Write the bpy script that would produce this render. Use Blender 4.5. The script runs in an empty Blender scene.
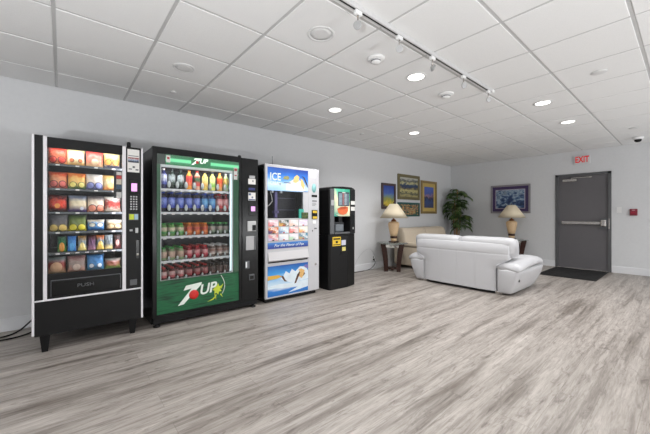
import bpy, bmesh, math, random
from mathutils import Vector, Matrix
random.seed(7)
PI = math.pi
SC = bpy.context.scene
COL = SC.collection

# ------------------------------------------------------------------ materials
def new_mat(name):
    m = bpy.data.materials.new(name); m.use_nodes = True
    nt = m.node_tree
    return m, nt, nt.nodes['Principled BSDF']

def setp(b, **kw):
    for k, v in kw.items():
        if k in b.inputs: b.inputs[k].default_value = v

def rgb(c):                     # sRGB 0-255 -> linear rgba
    o = []
    for v in c:
        v = v / 255.0
        o.append(v / 12.92 if v <= 0.04045 else ((v + 0.055) / 1.055) ** 2.4)
    return (o[0], o[1], o[2], 1.0)

def plain(name, c, rough=0.5, metal=0.0, bump=0.0, bscale=60, vary=0.04, **kw):
    m, nt, b = new_mat(name)
    L = rgb(c)
    setp(b, Roughness=rough, Metallic=metal)
    tc = nt.nodes.new('ShaderNodeTexCoord')
    n = nt.nodes.new('ShaderNodeTexNoise'); n.inputs['Scale'].default_value = bscale; n.inputs['Detail'].default_value = 3
    nt.links.new(tc.outputs['Object'], n.inputs['Vector'])
    r = nt.nodes.new('ShaderNodeValToRGB')
    r.color_ramp.elements[0].position = 0.3; r.color_ramp.elements[1].position = 0.7
    r.color_ramp.elements[0].color = tuple(x * (1 - vary) for x in L[:3]) + (1,)
    r.color_ramp.elements[1].color = tuple(min(1, x * (1 + vary)) for x in L[:3]) + (1,)
    nt.links.new(n.outputs['Fac'], r.inputs['Fac']); nt.links.new(r.outputs['Color'], b.inputs['Base Color'])
    if bump:
        bp = nt.nodes.new('ShaderNodeBump'); bp.inputs['Strength'].default_value = bump; bp.inputs['Distance'].default_value = 0.01
        nt.links.new(n.outputs['Fac'], bp.inputs['Height']); nt.links.new(bp.outputs['Normal'], b.inputs['Normal'])
    for k, v in kw.items(): b.inputs[k].default_value = v
    return m

def glow(name, c, s):
    m, nt, b = new_mat(name)
    setp(b, Roughness=0.5); b.inputs['Base Color'].default_value = rgb(c)
    b.inputs['Emission Color'].default_value = rgb(c); b.inputs['Emission Strength'].default_value = s
    return m

def glassy(name, tint=(1, 1, 1), refl=0.06):
    m, nt, b = new_mat(name)
    out = nt.nodes['Material Output']
    tr = nt.nodes.new('ShaderNodeBsdfTransparent'); tr.inputs['Color'].default_value = (*tint, 1)
    gl = nt.nodes.new('ShaderNodeBsdfGlossy'); gl.inputs['Roughness'].default_value = 0.02
    fr = nt.nodes.new('ShaderNodeFresnel'); fr.inputs['IOR'].default_value = 1.45
    mx = nt.nodes.new('ShaderNodeMixShader')
    nt.links.new(fr.outputs['Fac'], mx.inputs['Fac']); nt.links.new(tr.outputs['BSDF'], mx.inputs[1]); nt.links.new(gl.outputs['BSDF'], mx.inputs[2])
    nt.links.new(mx.outputs['Shader'], out.inputs['Surface'])
    return m

def ramp_mat(name, stops, axis=(0, 0, 1), off=0.0, scale=4.0, amp=0.3, stretch=(1, 1, 1), rough=0.45, const=False, discs=None, emit=0.0):
    """colour bands along an axis of the part's own box, broken up by noise; optional round motifs"""
    m, nt, b = new_mat(name); N = nt.nodes.new; Lk = nt.links.new
    setp(b, Roughness=rough)
    tc = N('ShaderNodeTexCoord'); mp = N('ShaderNodeMapping'); mp.inputs['Scale'].default_value = stretch
    Lk(tc.outputs['Generated'], mp.inputs['Vector'])
    n = N('ShaderNodeTexNoise'); n.inputs['Scale'].default_value = scale; n.inputs['Detail'].default_value = 2.5
    Lk(mp.outputs['Vector'], n.inputs['Vector'])
    d = N('ShaderNodeVectorMath'); d.operation = 'DOT_PRODUCT'; d.inputs[1].default_value = axis
    Lk(tc.outputs['Generated'], d.inputs[0])
    a = N('ShaderNodeMath'); a.operation = 'MULTIPLY_ADD'; a.inputs[1].default_value = amp
    Lk(n.outputs['Fac'], a.inputs[0])
    s = N('ShaderNodeMath'); s.operation = 'ADD'; s.inputs[1].default_value = off - amp * 0.5
    Lk(d.outputs['Value'], s.inputs[0]); Lk(s.outputs['Value'], a.inputs[2])
    r = N('ShaderNodeValToRGB'); cr = r.color_ramp
    if const: cr.interpolation = 'CONSTANT'
    while len(cr.elements) < len(stops): cr.elements.new(0.5)
    for e, (p, c) in zip(cr.elements, stops): e.position = p; e.color = rgb(c)
    Lk(a.outputs['Value'], r.inputs['Fac'])
    col = r.outputs['Color']
    if discs:
        sep = N('ShaderNodeSeparateXYZ'); Lk(tc.outputs['Generated'], sep.inputs[0])
        for (u, v, rad, c) in discs:
            m1 = N('ShaderNodeMath'); m1.operation = 'SUBTRACT'; m1.inputs[1].default_value = u; Lk(sep.outputs['X'], m1.inputs[0])
            m2 = N('ShaderNodeMath'); m2.operation = 'SUBTRACT'; m2.inputs[1].default_value = v; Lk(sep.outputs['Z'], m2.inputs[0])
            cb = N('ShaderNodeCombineXYZ'); Lk(m1.outputs[0], cb.inputs[0]); Lk(m2.outputs[0], cb.inputs[1])
            ln = N('ShaderNodeVectorMath'); ln.operation = 'LENGTH'; Lk(cb.outputs[0], ln.inputs[0])
            lt = N('ShaderNodeMath'); lt.operation = 'LESS_THAN'; lt.inputs[1].default_value = rad; Lk(ln.outputs['Value'], lt.inputs[0])
            mx = N('ShaderNodeMix'); mx.data_type = 'RGBA'
            Lk(lt.outputs[0], mx.inputs[0]); Lk(col, mx.inputs[6]); mx.inputs[7].default_value = rgb(c)
            col = mx.outputs[2]
    Lk(col, b.inputs['Base Color'])
    if emit:
        Lk(col, b.inputs['Emission Color']); b.inputs['Emission Strength'].default_value = emit
    return m

def floor_mat():
    m, nt, b = new_mat('grey_oak_planks'); N = nt.nodes.new; Lk = nt.links.new
    tc = N('ShaderNodeTexCoord')
    br = N('ShaderNodeTexBrick')
    br.offset = 0.37; br.offset_frequency = 2; br.squash = 1
    br.inputs['Scale'].default_value = 1.0
    br.inputs['Brick Width'].default_value = 1.5; br.inputs['Row Height'].default_value = 0.19
    br.inputs['Mortar Size'].default_value = 0.0012; br.inputs['Mortar Smooth'].default_value = 0.2
    br.inputs['Color1'].default_value = (0, 0, 0, 1); br.inputs['Color2'].default_value = (1, 1, 1, 1); br.inputs['Mortar'].default_value = (0.5, 0.5, 0.5, 1)
    br.inputs['Bias'].default_value = 0.0
    Lk(tc.outputs['Object'], br.inputs['Vector'])
    # shift the grain from plank to plank
    cb = N('ShaderNodeCombineXYZ')
    mul = N('ShaderNodeMath'); mul.operation = 'MULTIPLY'; mul.inputs[1].default_value = 37.0
    Lk(br.outputs['Color'], mul.inputs[0]); Lk(mul.outputs[0], cb.inputs[0]); Lk(mul.outputs[0], cb.inputs[2])
    add = N('ShaderNodeVectorMath'); add.operation = 'ADD'
    Lk(tc.outputs['Object'], add.inputs[0]); Lk(cb.outputs[0], add.inputs[1])
    def noise(sx, sy, sc, det, dist=0.0, rough=0.6, src=None):
        mp = N('ShaderNodeMapping'); mp.inputs['Scale'].default_value = (sx, sy, 1); Lk(src or add.outputs[0], mp.inputs['Vector'])
        n = N('ShaderNodeTexNoise'); n.inputs['Scale'].default_value = sc; n.inputs['Detail'].default_value = det
        n.inputs['Distortion'].default_value = dist; n.inputs['Roughness'].default_value = rough
        Lk(mp.outputs['Vector'], n.inputs['Vector']); return n
    broad = noise(0.45, 6.5, 1.5, 4, 0.5, src=tc.outputs['Object'])          # broad cathedral streaks
    fine = noise(2.6, 34.0, 1.8, 6, 0.6, 0.72)      # fine grain
    knot = noise(2.6, 9.0, 1.5, 6, 1.6, 0.72)
    r1 = N('ShaderNodeValToRGB'); e = r1.color_ramp.elements
    e[0].position = 0.30; e[0].color = rgb((122, 114, 107)); e[1].position = 0.72; e[1].color = rgb((194, 187, 181))
    x = r1.color_ramp.elements.new(0.48); x.color = rgb((172, 165, 159))
    Lk(broad.outputs['Fac'], r1.inputs['Fac'])
    r2 = N('ShaderNodeValToRGB'); e = r2.color_ramp.elements
    e[0].position = 0.33; e[0].color = (0.58, 0.56, 0.54, 1); e[1].position = 0.62; e[1].color = (1.10, 1.10, 1.10, 1)
    Lk(fine.outputs['Fac'], r2.inputs['Fac'])
    r3 = N('ShaderNodeValToRGB'); e = r3.color_ramp.elements
    e[0].position = 0.30; e[0].color = (0.42, 0.39, 0.37, 1); e[1].position = 0.46; e[1].color = (1, 1, 1, 1)
    Lk(knot.outputs['Fac'], r3.inputs['Fac'])
    def mixm(a, bb, f=1.0):
        mx = N('ShaderNodeMix'); mx.data_type = 'RGBA'; mx.blend_type = 'MULTIPLY'; mx.inputs[0].default_value = f
        Lk(a, mx.inputs[6]); Lk(bb, mx.inputs[7]); return mx.outputs[2]
    c = mixm(r1.outputs['Color'], r2.outputs['Color'], 0.8)
    c = mixm(c, r3.outputs['Color'], 0.75)
    r4 = N('ShaderNodeValToRGB'); e = r4.color_ramp.elements   # tone of each plank
    e[0].color = (0.92, 0.915, 0.91, 1); e[1].color = (1.05, 1.05, 1.05, 1)
    Lk(br.outputs['Color'], r4.inputs['Fac'])
    c = mixm(c, r4.outputs['Color'], 1.0)
    r5 = N('ShaderNodeValToRGB'); e = r5.color_ramp.elements
    e[0].color = (1, 1, 1, 1); e[1].color = (0.62, 0.60, 0.58, 1)
    Lk(br.outputs['Fac'], r5.inputs['Fac'])
    c = mixm(c, r5.outputs['Color'], 0.8)
    Lk(c, b.inputs['Base Color'])
    setp(b, Roughness=0.42); b.inputs['Specular IOR Level'].default_value = 0.35
    bp = N('ShaderNodeBump'); bp.inputs['Strength'].default_value = 0.12; bp.inputs['Distance'].default_value = 0.004
    Lk(fine.outputs['Fac'], bp.inputs['Height']); Lk(bp.outputs['Normal'], b.inputs['Normal'])
    return m

M = {}
M['wall'] = plain('wall_paint', (215, 216, 218), 0.75, bump=0.03, bscale=25, vary=0.015)
M['tile'] = plain('acoustic_tile', (228, 228, 228), 0.9, bump=0.12, bscale=180, vary=0.03)
M['tee'] = plain('ceiling_grid_metal', (188, 188, 188), 0.5, vary=0.01)
M['base'] = plain('white_baseboard', (226, 227, 230), 0.45, vary=0.01)
M['floor'] = floor_mat()
M['black'] = plain('black_enamel', (22, 22, 23), 0.45, bump=0.03, bscale=220, vary=0.05, **{'Specular IOR Level': 0.25})
M['blackgloss'] = plain('black_gloss', (15, 16, 17), 0.25, vary=0.03, **{'Specular IOR Level': 0.3})
M['blackin'] = plain('dark_interior', (40, 44, 46), 0.6, vary=0.06)
M['rubber'] = plain('black_rubber', (18, 18, 18), 0.8, vary=0.1)
M['whitetrim'] = plain('white_trim', (232, 230, 234), 0.35, vary=0.01)
M['silver'] = plain('brushed_silver', (178, 178, 178), 0.4, 0.5, vary=0.04, bscale=40)
M['steel'] = plain('polished_steel', (196, 192, 188), 0.25, 0.9, vary=0.03)
M['greyplastic'] = plain('grey_plastic', (92, 94, 97), 0.45, vary=0.03)
M['lightgrey'] = plain('light_grey_plastic', (176, 176, 178), 0.5, vary=0.02)
M['white'] = plain('white_plastic', (236, 236, 236), 0.45, vary=0.01)
M['paper'] = plain('white_paper', (232, 230, 226), 0.7, vary=0.02)
M['shelf'] = plain('white_wire_shelf', (226, 230, 232), 0.4, vary=0.02)
M['traymetal'] = plain('grey_tray', (84, 90, 92), 0.45, 0.3, vary=0.05)
M['glass'] = glassy('clear_glass')
M['teal'] = plain('teal_plastic', (62, 168, 150), 0.5, vary=0.03)
M['tealpale'] = plain('pale_teal_sticker', (140, 196, 196), 0.5, vary=0.05)
M['red'] = plain('red_plastic', (190, 34, 38), 0.4, vary=0.04)
M['maroon'] = plain('fire_alarm_red', (128, 26, 46), 0.4, vary=0.05)
M['leather'] = plain('white_leather', (199, 199, 202), 0.45, bump=0.10, bscale=110, vary=0.015)
M['beige'] = plain('beige_leather', (214, 200, 180), 0.5, bump=0.12, bscale=70, vary=0.03)
M['darkwood'] = ramp_mat('dark_cherry_wood', [(0.2, (30, 14, 10)), (0.8, (66, 32, 22))], (0, 0, 0), 0.5, 6, 1.6, (6, 6, 1), 0.3)
M['shade'] = plain('cream_lampshade', (240, 226, 198), 0.85, bump=0.05, bscale=160, vary=0.02)
M['ceramic'] = ramp_mat('wicker_tan', [(0.25, (206, 170, 128)), (0.75, (230, 202, 164))], (0, 0, 0), 0.5, 14, 1.4, (1, 1, 6), 0.5)
M['bronze'] = plain('dark_bronze', (62, 40, 28), 0.4, 0.3, vary=0.1)
M['copper'] = plain('brown_copper', (140, 92, 60), 0.4, 0.4, vary=0.1)
M['door'] = plain('charcoal_door_paint', (101, 99, 102), 0.5, vary=0.015, bscale=8)
M['doorframe'] = plain('charcoal_frame_paint', (88, 89, 91), 0.45, vary=0.015)
M['mat'] = plain('black_carpet_mat', (20, 20, 21), 0.95, bump=0.5, bscale=260, vary=0.3)
M['leaf'] = ramp_mat('palm_leaf', [(0.2, (36, 58, 28)), (0.55, (72, 102, 50)), (0.85, (128, 146, 80))], (0, 0, 0), 0.5, 9, 1.5, (1, 1, 1), 0.5)
M['cane'] = plain('palm_cane', (160, 124, 88), 0.7, bump=0.3, bscale=60, vary=0.2)
M['soil'] = plain('dark_soil', (48, 36, 28), 0.95, bump=0.4, bscale=90, vary=0.3)
M['pot'] = plain('brown_pot', (92, 62, 44), 0.5, vary=0.05)
M['lampglow'] = glow('lit_lens', (255, 252, 246), 3.0)
M['diffuser'] = plain('frosted_lens', (214, 214, 214), 0.5, vary=0.02)
M['ventgrey'] = plain('speaker_grille', (214, 214, 214), 0.7, bump=0.15, bscale=300, vary=0.06)
M['seam'] = plain('leather_piping', (176, 177, 180), 0.5, vary=0.02)
M['green'] = ramp_mat('printed_green', [(0.25, (6, 54, 32)), (0.5, (20, 102, 60)), (0.75, (9, 74, 43))], (0, 0, 0), 0.5, 5, 1.6, (0.6, 1, 3.0), 0.5)
M['tube'] = glow('lit_tube', (240, 246, 255), 22.0)
M['sidetube'] = glow('bright_side_tube', (246, 246, 255), 34.0)
M['softtube'] = glow('soft_lit_tube', (206, 226, 232), 1.0)
M['yellow'] = plain('yellow_sticker', (226, 190, 50), 0.5, vary=0.1)
M['ball'] = plain('red_spot', (206, 40, 34), 0.4, vary=0.04)
M['letters'] = plain('white_lettering', (232, 240, 232), 0.45, vary=0.02)
M['litletters'] = glow('lit_white_lettering', (236, 244, 236), 0.7)
M['lime'] = plain('lime_yellow', (200, 214, 60), 0.5, vary=0.1)

# ------------------------------------------------------------------ geometry
WL = {}                                            # world position of every object made
class MB:
    def __init__(s): s.bm = bmesh.new(); s.mi = 0
    def _add(s, tmp):
        for f in tmp.faces: f.material_index = s.mi
        me = bpy.data.meshes.new('t'); tmp.to_mesh(me); tmp.free(); s.bm.from_mesh(me); bpy.data.meshes.remove(me); return s
    def box(s, x0, x1, y0, y1, z0, z1, bev=0.0, seg=2, mtx=None):
        t = bmesh.new(); bmesh.ops.create_cube(t, size=1)
        for v in t.verts:
            v.co = Vector(((x0 + x1) / 2 + v.co.x * (x1 - x0), (y0 + y1) / 2 + v.co.y * (y1 - y0), (z0 + z1) / 2 + v.co.z * (z1 - z0)))
        if bev: bmesh.ops.bevel(t, geom=list(t.edges), offset=min(bev, 0.49 * min(abs(x1 - x0), abs(y1 - y0), abs(z1 - z0))), segments=seg, profile=0.5, affect='EDGES')
        if mtx: bmesh.ops.transform(t, matrix=mtx, verts=t.verts)
        return s._add(t)
    def hull(s, pts, bev=0.0):
        t = bmesh.new()
        for p in pts: t.verts.new(p)
        bmesh.ops.convex_hull(t, input=t.verts)
        bmesh.ops.dissolve_limit(t, angle_limit=0.01, verts=t.verts, edges=t.edges)
        if bev: bmesh.ops.bevel(t, geom=list(t.edges), offset=bev, segments=2, profile=0.5, affect='EDGES')
        bmesh.ops.recalc_face_normals(t, faces=t.faces)
        return s._add(t)
    def prism(s, poly, y0, y1, bev=0.0):            # poly in (x,z), extruded along y
        t = bmesh.new()
        a = [t.verts.new((p[0], y0, p[1])) for p in poly]; b = [t.verts.new((p[0], y1, p[1])) for p in poly]
        t.faces.new(a); t.faces.new(b[::-1]); n = len(poly)
        for i in range(n): t.faces.new((a[i], b[i], b[(i + 1) % n], a[(i + 1) % n]))
        bmesh.ops.recalc_face_normals(t, faces=t.faces)
        if bev: bmesh.ops.bevel(t, geom=list(t.edges), offset=bev, segments=2, profile=0.5, affect='EDGES')
        return s._add(t)
    def prismz(s, poly, z0, z1, bev=0.0):           # poly in (x,y), extruded along z
        t = bmesh.new()
        a = [t.verts.new((p[0], p[1], z0)) for p in poly]; b = [t.verts.new((p[0], p[1], z1)) for p in poly]
        t.faces.new(a); t.faces.new(b[::-1]); n = len(poly)
        for i in range(n): t.faces.new((a[i], b[i], b[(i + 1) % n], a[(i + 1) % n]))
        bmesh.ops.recalc_face_normals(t, faces=t.faces)
        if bev: bmesh.ops.bevel(t, geom=list(t.edges), offset=bev, segments=2, profile=0.5, affect='EDGES')
        return s._add(t)
    def lathe(s, prof, c=(0, 0, 0), seg=24, axis='z', smooth=True):  # prof: (radius, height)
        t = bmesh.new(); rings = []
        for r, h in prof:
            ring = []
            for i in range(seg):
                a = 2 * PI * i / seg
                p = (r * math.cos(a), r * math.sin(a), h)
                if axis == 'y': p = (p[0], h, p[1])
                if axis == 'x': p = (h, p[0], p[1])
                ring.append(t.verts.new(Vector(p) + Vector(c)))
            rings.append(ring)
        for a, b in zip(rings, rings[1:]):
            for i in range(seg):
                f = t.faces.new((a[i], a[(i + 1) % seg], b[(i + 1) % seg], b[i])); f.smooth = smooth
        if prof[0][0] > 1e-5: t.faces.new(rings[0][::-1])
        if prof[-1][0] > 1e-5: t.faces.new(rings[-1])
        bmesh.ops.remove_doubles(t, verts=t.verts, dist=1e-6)
        bmesh.ops.recalc_face_normals(t, faces=t.faces)
        return s._add(t)
    def tube(s, pts, r, seg=8, smooth=True):
        t = bmesh.new(); P = [Vector(p) for p in pts]; rings = []
        R = r if isinstance(r, (list, tuple)) else [r] * len(P)
        up = Vector((0, 0, 1))
        for i, p in enumerate(P):
            d = (P[min(i + 1, len(P) - 1)] - P[max(i - 1, 0)]).normalized()
            u = up.cross(d)
            if u.length < 1e-3: u = Vector((1, 0, 0)).cross(d)
            u.normalize(); w = d.cross(u).normalized()
            rings.append([t.verts.new(p + (u * math.cos(2 * PI * k / seg) + w * math.sin(2 * PI * k / seg)) * R[i]) for k in range(seg)])
        for a, b in zip(rings, rings[1:]):
            for k in range(seg):
                f = t.faces.new((a[k], a[(k + 1) % seg], b[(k + 1) % seg], b[k])); f.smooth = smooth
        t.faces.new(rings[0][::-1]); t.faces.new(rings[-1])
        bmesh.ops.recalc_face_normals(t, faces=t.faces)
        return s._add(t)
    def loft(s, rings, cap=True, smooth=True):
        t = bmesh.new(); R = [[t.verts.new(p) for p in ring] for ring in rings]
        n = len(R[0])
        for a, b in zip(R, R[1:]):
            for k in range(n):
                f = t.faces.new((a[k], a[(k + 1) % n], b[(k + 1) % n], b[k])); f.smooth = smooth
        if cap:
            for ring in (R[0][::-1], R[-1]):
                f = t.faces.new(ring); f.smooth = smooth
        bmesh.ops.recalc_face_normals(t, faces=t.faces)
        return s._add(t)
    def grid(s, fn, nu, nv, smooth=True):
        t = bmesh.new(); V = [[t.verts.new(fn(i / nu, j / nv)) for j in range(nv + 1)] for i in range(nu + 1)]
        for i in range(nu):
            for j in range(nv):
                f = t.faces.new((V[i][j], V[i + 1][j], V[i + 1][j + 1], V[i][j + 1])); f.smooth = smooth
        return s._add(t)
    def mat(s, i): s.mi = i; return s
    def build(s, name, mats, parent=None):
        base = WL.get(parent, Vector((0, 0, 0))) if parent else Vector((0, 0, 0))
        me = bpy.data.meshes.new(name); s.bm.to_mesh(me); s.bm.free()
        if base.length: me.transform(Matrix.Translation(-base))
        for m in (mats if isinstance(mats, (list, tuple)) else [mats]): me.materials.append(m)
        o = bpy.data.objects.new(name, me); COL.objects.link(o)
        if parent: o.parent = parent
        else:                                        # a thing of one mesh: origin to the middle of its base
            xs = [v.co for v in me.vertices]
            c = Vector(((min(v.x for v in xs) + max(v.x for v in xs)) / 2, (min(v.y for v in xs) + max(v.y for v in xs)) / 2, min(v.z for v in xs)))
            me.transform(Matrix.Translation(-c)); o.location = c; base = c
        WL[o] = base.copy()
        return o

def tag(o, label, cat, group=None, kind=None):
    o['label'] = label; o['category'] = cat
    if group: o['group'] = group
    if kind: o['kind'] = kind
    return o
def thing(name, loc, label, cat, group=None):
    o = bpy.data.objects.new(name, None); COL.objects.link(o); o.location = loc; o.empty_display_size = 0.1
    WL[o] = Vector(loc); return tag(o, label, cat, group)
def struct(o): o['kind'] = 'structure'; return o
def part(name, mats, parent, *boxes, bev=0.0):
    b = MB()
    for bx in boxes: b.box(*bx, bev=bev)
    return b.build(name, mats, parent)
def text(name, s, size, loc, mat, parent, facing='-y', ext=0.0015, shear=0.0, sx=1.0, bold=0.0, align='CENTER', rot=0.0):
    cu = bpy.data.curves.new(name, 'FONT'); cu.body = s; cu.size = size; cu.extrude = ext; cu.shear = shear; cu.offset = bold
    cu.align_x = align; cu.align_y = 'CENTER'; cu.resolution_u = 3
    tmp = bpy.data.objects.new(name + '_curve', cu); COL.objects.link(tmp)
    dg = bpy.context.evaluated_depsgraph_get(); dg.update()
    me = bpy.data.meshes.new_from_object(tmp.evaluated_get(dg))
    bpy.data.objects.remove(tmp); bpy.data.curves.remove(cu)
    me.name = name
    R = Matrix.Rotation(PI / 2, 4, 'X')
    if facing == '-x': R = Matrix.Rotation(-PI / 2, 4, 'Z') @ R
    me.transform(Matrix.Translation(Vector(loc) - WL[parent]) @ R @ Matrix.Rotation(rot, 4, 'Z') @ Matrix.Diagonal((sx, 1, 1, 1)))
    me.materials.clear(); me.materials.append(mat)
    o = bpy.data.objects.new(name, me); COL.objects.link(o); o.parent = parent; WL[o] = WL[parent].copy()
    return o
def copy_tree(o, parent=None):
    c = o.copy(); COL.objects.link(c)
    if parent: c.parent = parent
    WL[c] = WL[o].copy()
    for ch in list(o.children): copy_tree(ch, c)
    return c
def place(o, loc): o.location = loc; WL[o] = Vector(loc); return o
ORD = ['first', 'second', 'third', 'fourth', 'fifth', 'sixth', 'seventh', 'eighth', 'ninth']

# ------------------------------------------------------------------ the room
YW, XB, H = 4.48, 8.57, 2.57
X0, Y0 = -3.6, -4.2
struct(MB().box(X0, XB + 0.1, Y0, YW + 0.1, -0.1, 0.0).build('floor', M['floor']))
struct(MB().box(X0, XB + 0.1, YW, YW + 0.1, 0.0, H + 0.06).build('wall_left', M['wall']))
DY0, DY1, DZ = 1.045, 1.989, 2.075          # outer edges of the door frame
wb = MB().box(XB, XB + 0.1, DY1 - 0.02, YW, 0, H + 0.06).box(XB, XB + 0.1, Y0, DY0 + 0.02, 0, H + 0.06).box(XB, XB + 0.1, DY0 + 0.02, DY1 - 0.02, DZ - 0.02, H + 0.06)
bmesh.ops.remove_doubles(wb.bm, verts=wb.bm.verts, dist=1e-5)
wb.box(XB + 0.1, XB + 0.14, DY0 - 0.1, DY1 + 0.1, 0, DZ + 0.1)
struct(wb.build('wall_back', M['wall']))
struct(MB().box(-1.0, 5.0, Y0 - 0.1, Y0, 0.0, H + 0.06).build('wall_right', M['wall']))  # unseen wall, its span shaped for the incoming light and the glass reflections
def basebd(b, x0, x1, y0, y1):
    b.box(x0, x1, y0, y1, 0, 0.135, 0.004)
b = MB(); basebd(b, X0, XB, YW - 0.014, YW); struct(b.build('baseboard_left', M['base']))
b = MB(); basebd(b, XB - 0.014, XB, DY1 + 0.002, YW - 0.014); basebd(b, XB - 0.014, XB, Y0, DY0 - 0.002); struct(b.build('baseboard_back', M['base']))
# suspended ceiling: tegular tiles hanging just below the grid
PX, PY, OX, OY = 0.618, 0.624, -0.045, 0.262
c = MB()
c.mat(0).box(X0, XB + 0.1, Y0, YW + 0.1, H + 0.005, H + 0.07)
c.mat(1)
def cuts(o, p, a, z):
    k = math.ceil((a - o) / p); L = [a]
    while o + k * p < z - 0.02:
        if o + k * p > a + 0.02: L.append(o + k * p)
        k += 1
    return L + [z]
gx, gy = cuts(OX, PX, X0, XB), cuts(OY, PY, Y0, YW)
g = 0.011
for i in range(len(gx) - 1):
    for j in range(len(gy) - 1):
        x0, x1, y0, y1 = gx[i] + g, gx[i + 1] - g, gy[j] + g, gy[j + 1] - g
        if x1 - x0 < 0.03 or y1 - y0 < 0.03: continue
        dz = random.uniform(-0.0012, 0.0012)
        e = 0.004
        c.hull([(x0, y0, H + 0.0048), (x1, y0, H + 0.0048), (x0, y1, H + 0.0048), (x1, y1, H + 0.0048),
                (x0 + e, y0 + e, H + dz), (x1 - e, y0 + e, H + dz), (x0 + e, y1 - e, H + dz), (x1 - e, y1 - e, H + dz)])
struct(c.build('ceiling', [M['tee'], M['tile']]))

# door in the back wall
d = MB()
d.box(XB + 0.02, XB + 0.065, DY0 + 0.05, DY1 - 0.05, 0.012, DZ - 0.05, 0.002)
door = struct(d.build('door_1', M['door']))
f = MB()
f.box(XB - 0.02, XB + 0.09, DY0, DY0 + 0.052, 0, DZ, 0.003).box(XB - 0.02, XB + 0.09, DY1 - 0.052, DY1, 0, DZ, 0.003).box(XB - 0.02, XB + 0.09, DY0, DY1, DZ - 0.052, DZ, 0.003)
f.build('door_frame', M['doorframe'], door)
part('threshold', M['steel'], door, (XB - 0.03, XB + 0.08, DY0 + 0.05, DY1 - 0.05, 0.0, 0.012), bev=0.003)
pb = part('push_bar', M['steel'], door, (XB - 0.045, XB - 0.005, 1.19, 1.87, 0.965, 1.035), bev=0.012)
part('bar_bracket', M['greyplastic'], door, (XB - 0.03, XB + 0.022, 1.84, 1.9, 0.955, 1.04), bev=0.004)
part('latch_case', M['steel'], door, (XB - 0.075, XB - 0.012, 1.12, 1.21, 0.93, 1.075), bev=0.02)
part('latch_backplate', M['greyplastic'], door, (XB - 0.012, XB + 0.022, 1.10, 1.23, 0.88, 1.11), bev=0.004)
part('strike_plate', M['steel'], door, (XB - 0.028, XB - 0.018, 1.072, 1.086, 0.89, 1.10), bev=0.002)
part('closer_body', M['steel'], door, (XB - 0.05, XB + 0.022, 1.60, 1.85, 1.905, 1.96), bev=0.008)
a = MB().box(XB - 0.028, XB - 0.016, 1.36, 1.70, 1.975, 1.99, 0.002).box(XB - 0.05, XB - 0.016, 1.35, 1.385, 1.965, 1.995, 0.003).lathe([(0.012, 1.955), (0.012, 1.99)], (XB - 0.022, 1.69, 0), 12)
a.build('closer_arm', M['steel'], door)

# wall fittings
ex = thing('exit_sign', (XB - 0.02, 1.51, 2.27), 'white exit sign with red letters on the back wall above the grey door', 'sign')
part('housing', plain('frosted_sign', (206, 207, 209), 0.4), ex, (XB - 0.04, XB, 1.375, 1.645, 2.27, 2.455), bev=0.008)
text('exit_lettering', 'EXIT', 0.185, (XB - 0.041, 1.51, 2.362), glow('exit_red', (205, 30, 30), 0.35), ex, '-x', 0.002, sx=0.62, bold=0.004)
al = thing('fire_alarm', (XB, 0.72, 1.163), 'small dark red fire alarm box on the back wall right of the door', 'alarm')
part('box', M['maroon'], al, (XB - 0.05, XB + 0.004, 0.668, 0.775, 1.163, 1.292), bev=0.006)
part('strobe_lens', plain('pink_lens', (190, 130, 140), 0.3), al, (XB - 0.06, XB - 0.05, 0.70, 0.745, 1.255, 1.28), bev=0.003)
part('handle', plain('alarm_handle_red', (160, 30, 54), 0.4), al, (XB - 0.062, XB - 0.05, 0.69, 0.755, 1.20, 1.24), bev=0.003)
sw = thing('light_switch', (XB, 0.93, 1.21), 'white light switch plate between the grey door and the red alarm', 'switch')
part('plate', M['white'], sw, (XB - 0.008, XB, 0.893, 0.968, 1.215, 1.335), bev=0.003)
part('toggle', M['white'], sw, (XB - 0.018, XB - 0.007, 0.922, 0.94, 1.262, 1.288), bev=0.002)
sp = thing('wall_plate', (XB, 2.15, 1.15), 'small white blank plate on the back wall left of the door', 'wall plate')
part('plate', M['wall'], sp, (XB - 0.007, XB, 2.118, 2.186, 1.155, 1.265), bev=0.003)
part('screw', M['lightgrey'], sp, (XB - 0.009, XB - 0.006, 2.148, 2.156, 1.24, 1.248))

# ------------------------------------------------------------------ ceiling fittings
def disc(name, x, y, r, label, cat, group, glowing):
    t = thing(name, (x, y, H), label, cat, group)
    MB().lathe([(r * 0.78, H + 0.003), (r * 0.80, H - 0.004), (r * 0.96, H - 0.008), (r, H - 0.003), (r, H + 0.003)], (x, y, 0), 32).build('trim_ring', M['diffuser'], t)
    if glowing:
        MB().lathe([(0, H - 0.003), (r * 0.79, H - 0.003), (r * 0.79, H + 0.002)], (x, y, 0), 32).build('lens', M['lampglow'], t)
    else:
        MB().lathe([(0, H - 0.006), (r * 0.5, H - 0.005), (r * 0.79, H - 0.002), (r * 0.79, H + 0.002)], (x, y, 0), 32).build('grille', M['ventgrey'], t)
    return t
CANS = [(2.763, 3.05, 'lit round ceiling downlight nearest the ice cream machine'),
        (2.723, 1.79, 'lit round ceiling downlight close beside the track light rail'),
        (4.568, 3.04, 'lit round ceiling downlight deep in the room, toward the pictures on the left wall'),
        (4.562, 1.187, 'lit round ceiling downlight just past the far end of the track light rail'),
        (5.785, 1.188, 'lit round ceiling downlight nearest the exit door')]
for x, y, lb in CANS: disc('downlight', x, y, 0.10, lb, 'ceiling light', 'lit ceiling downlights', True)
disc('ceiling_speaker', 1.517, 1.837, 0.105, 'round unlit ceiling speaker grille near the near end of the track', 'ceiling speaker', 'unlit round ceiling grilles', False)
disc('ceiling_speaker', 0.88, 3.10, 0.098, 'round unlit ceiling speaker grille above the snack and soda machines', 'ceiling speaker', 'unlit round ceiling grilles', False)
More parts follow.
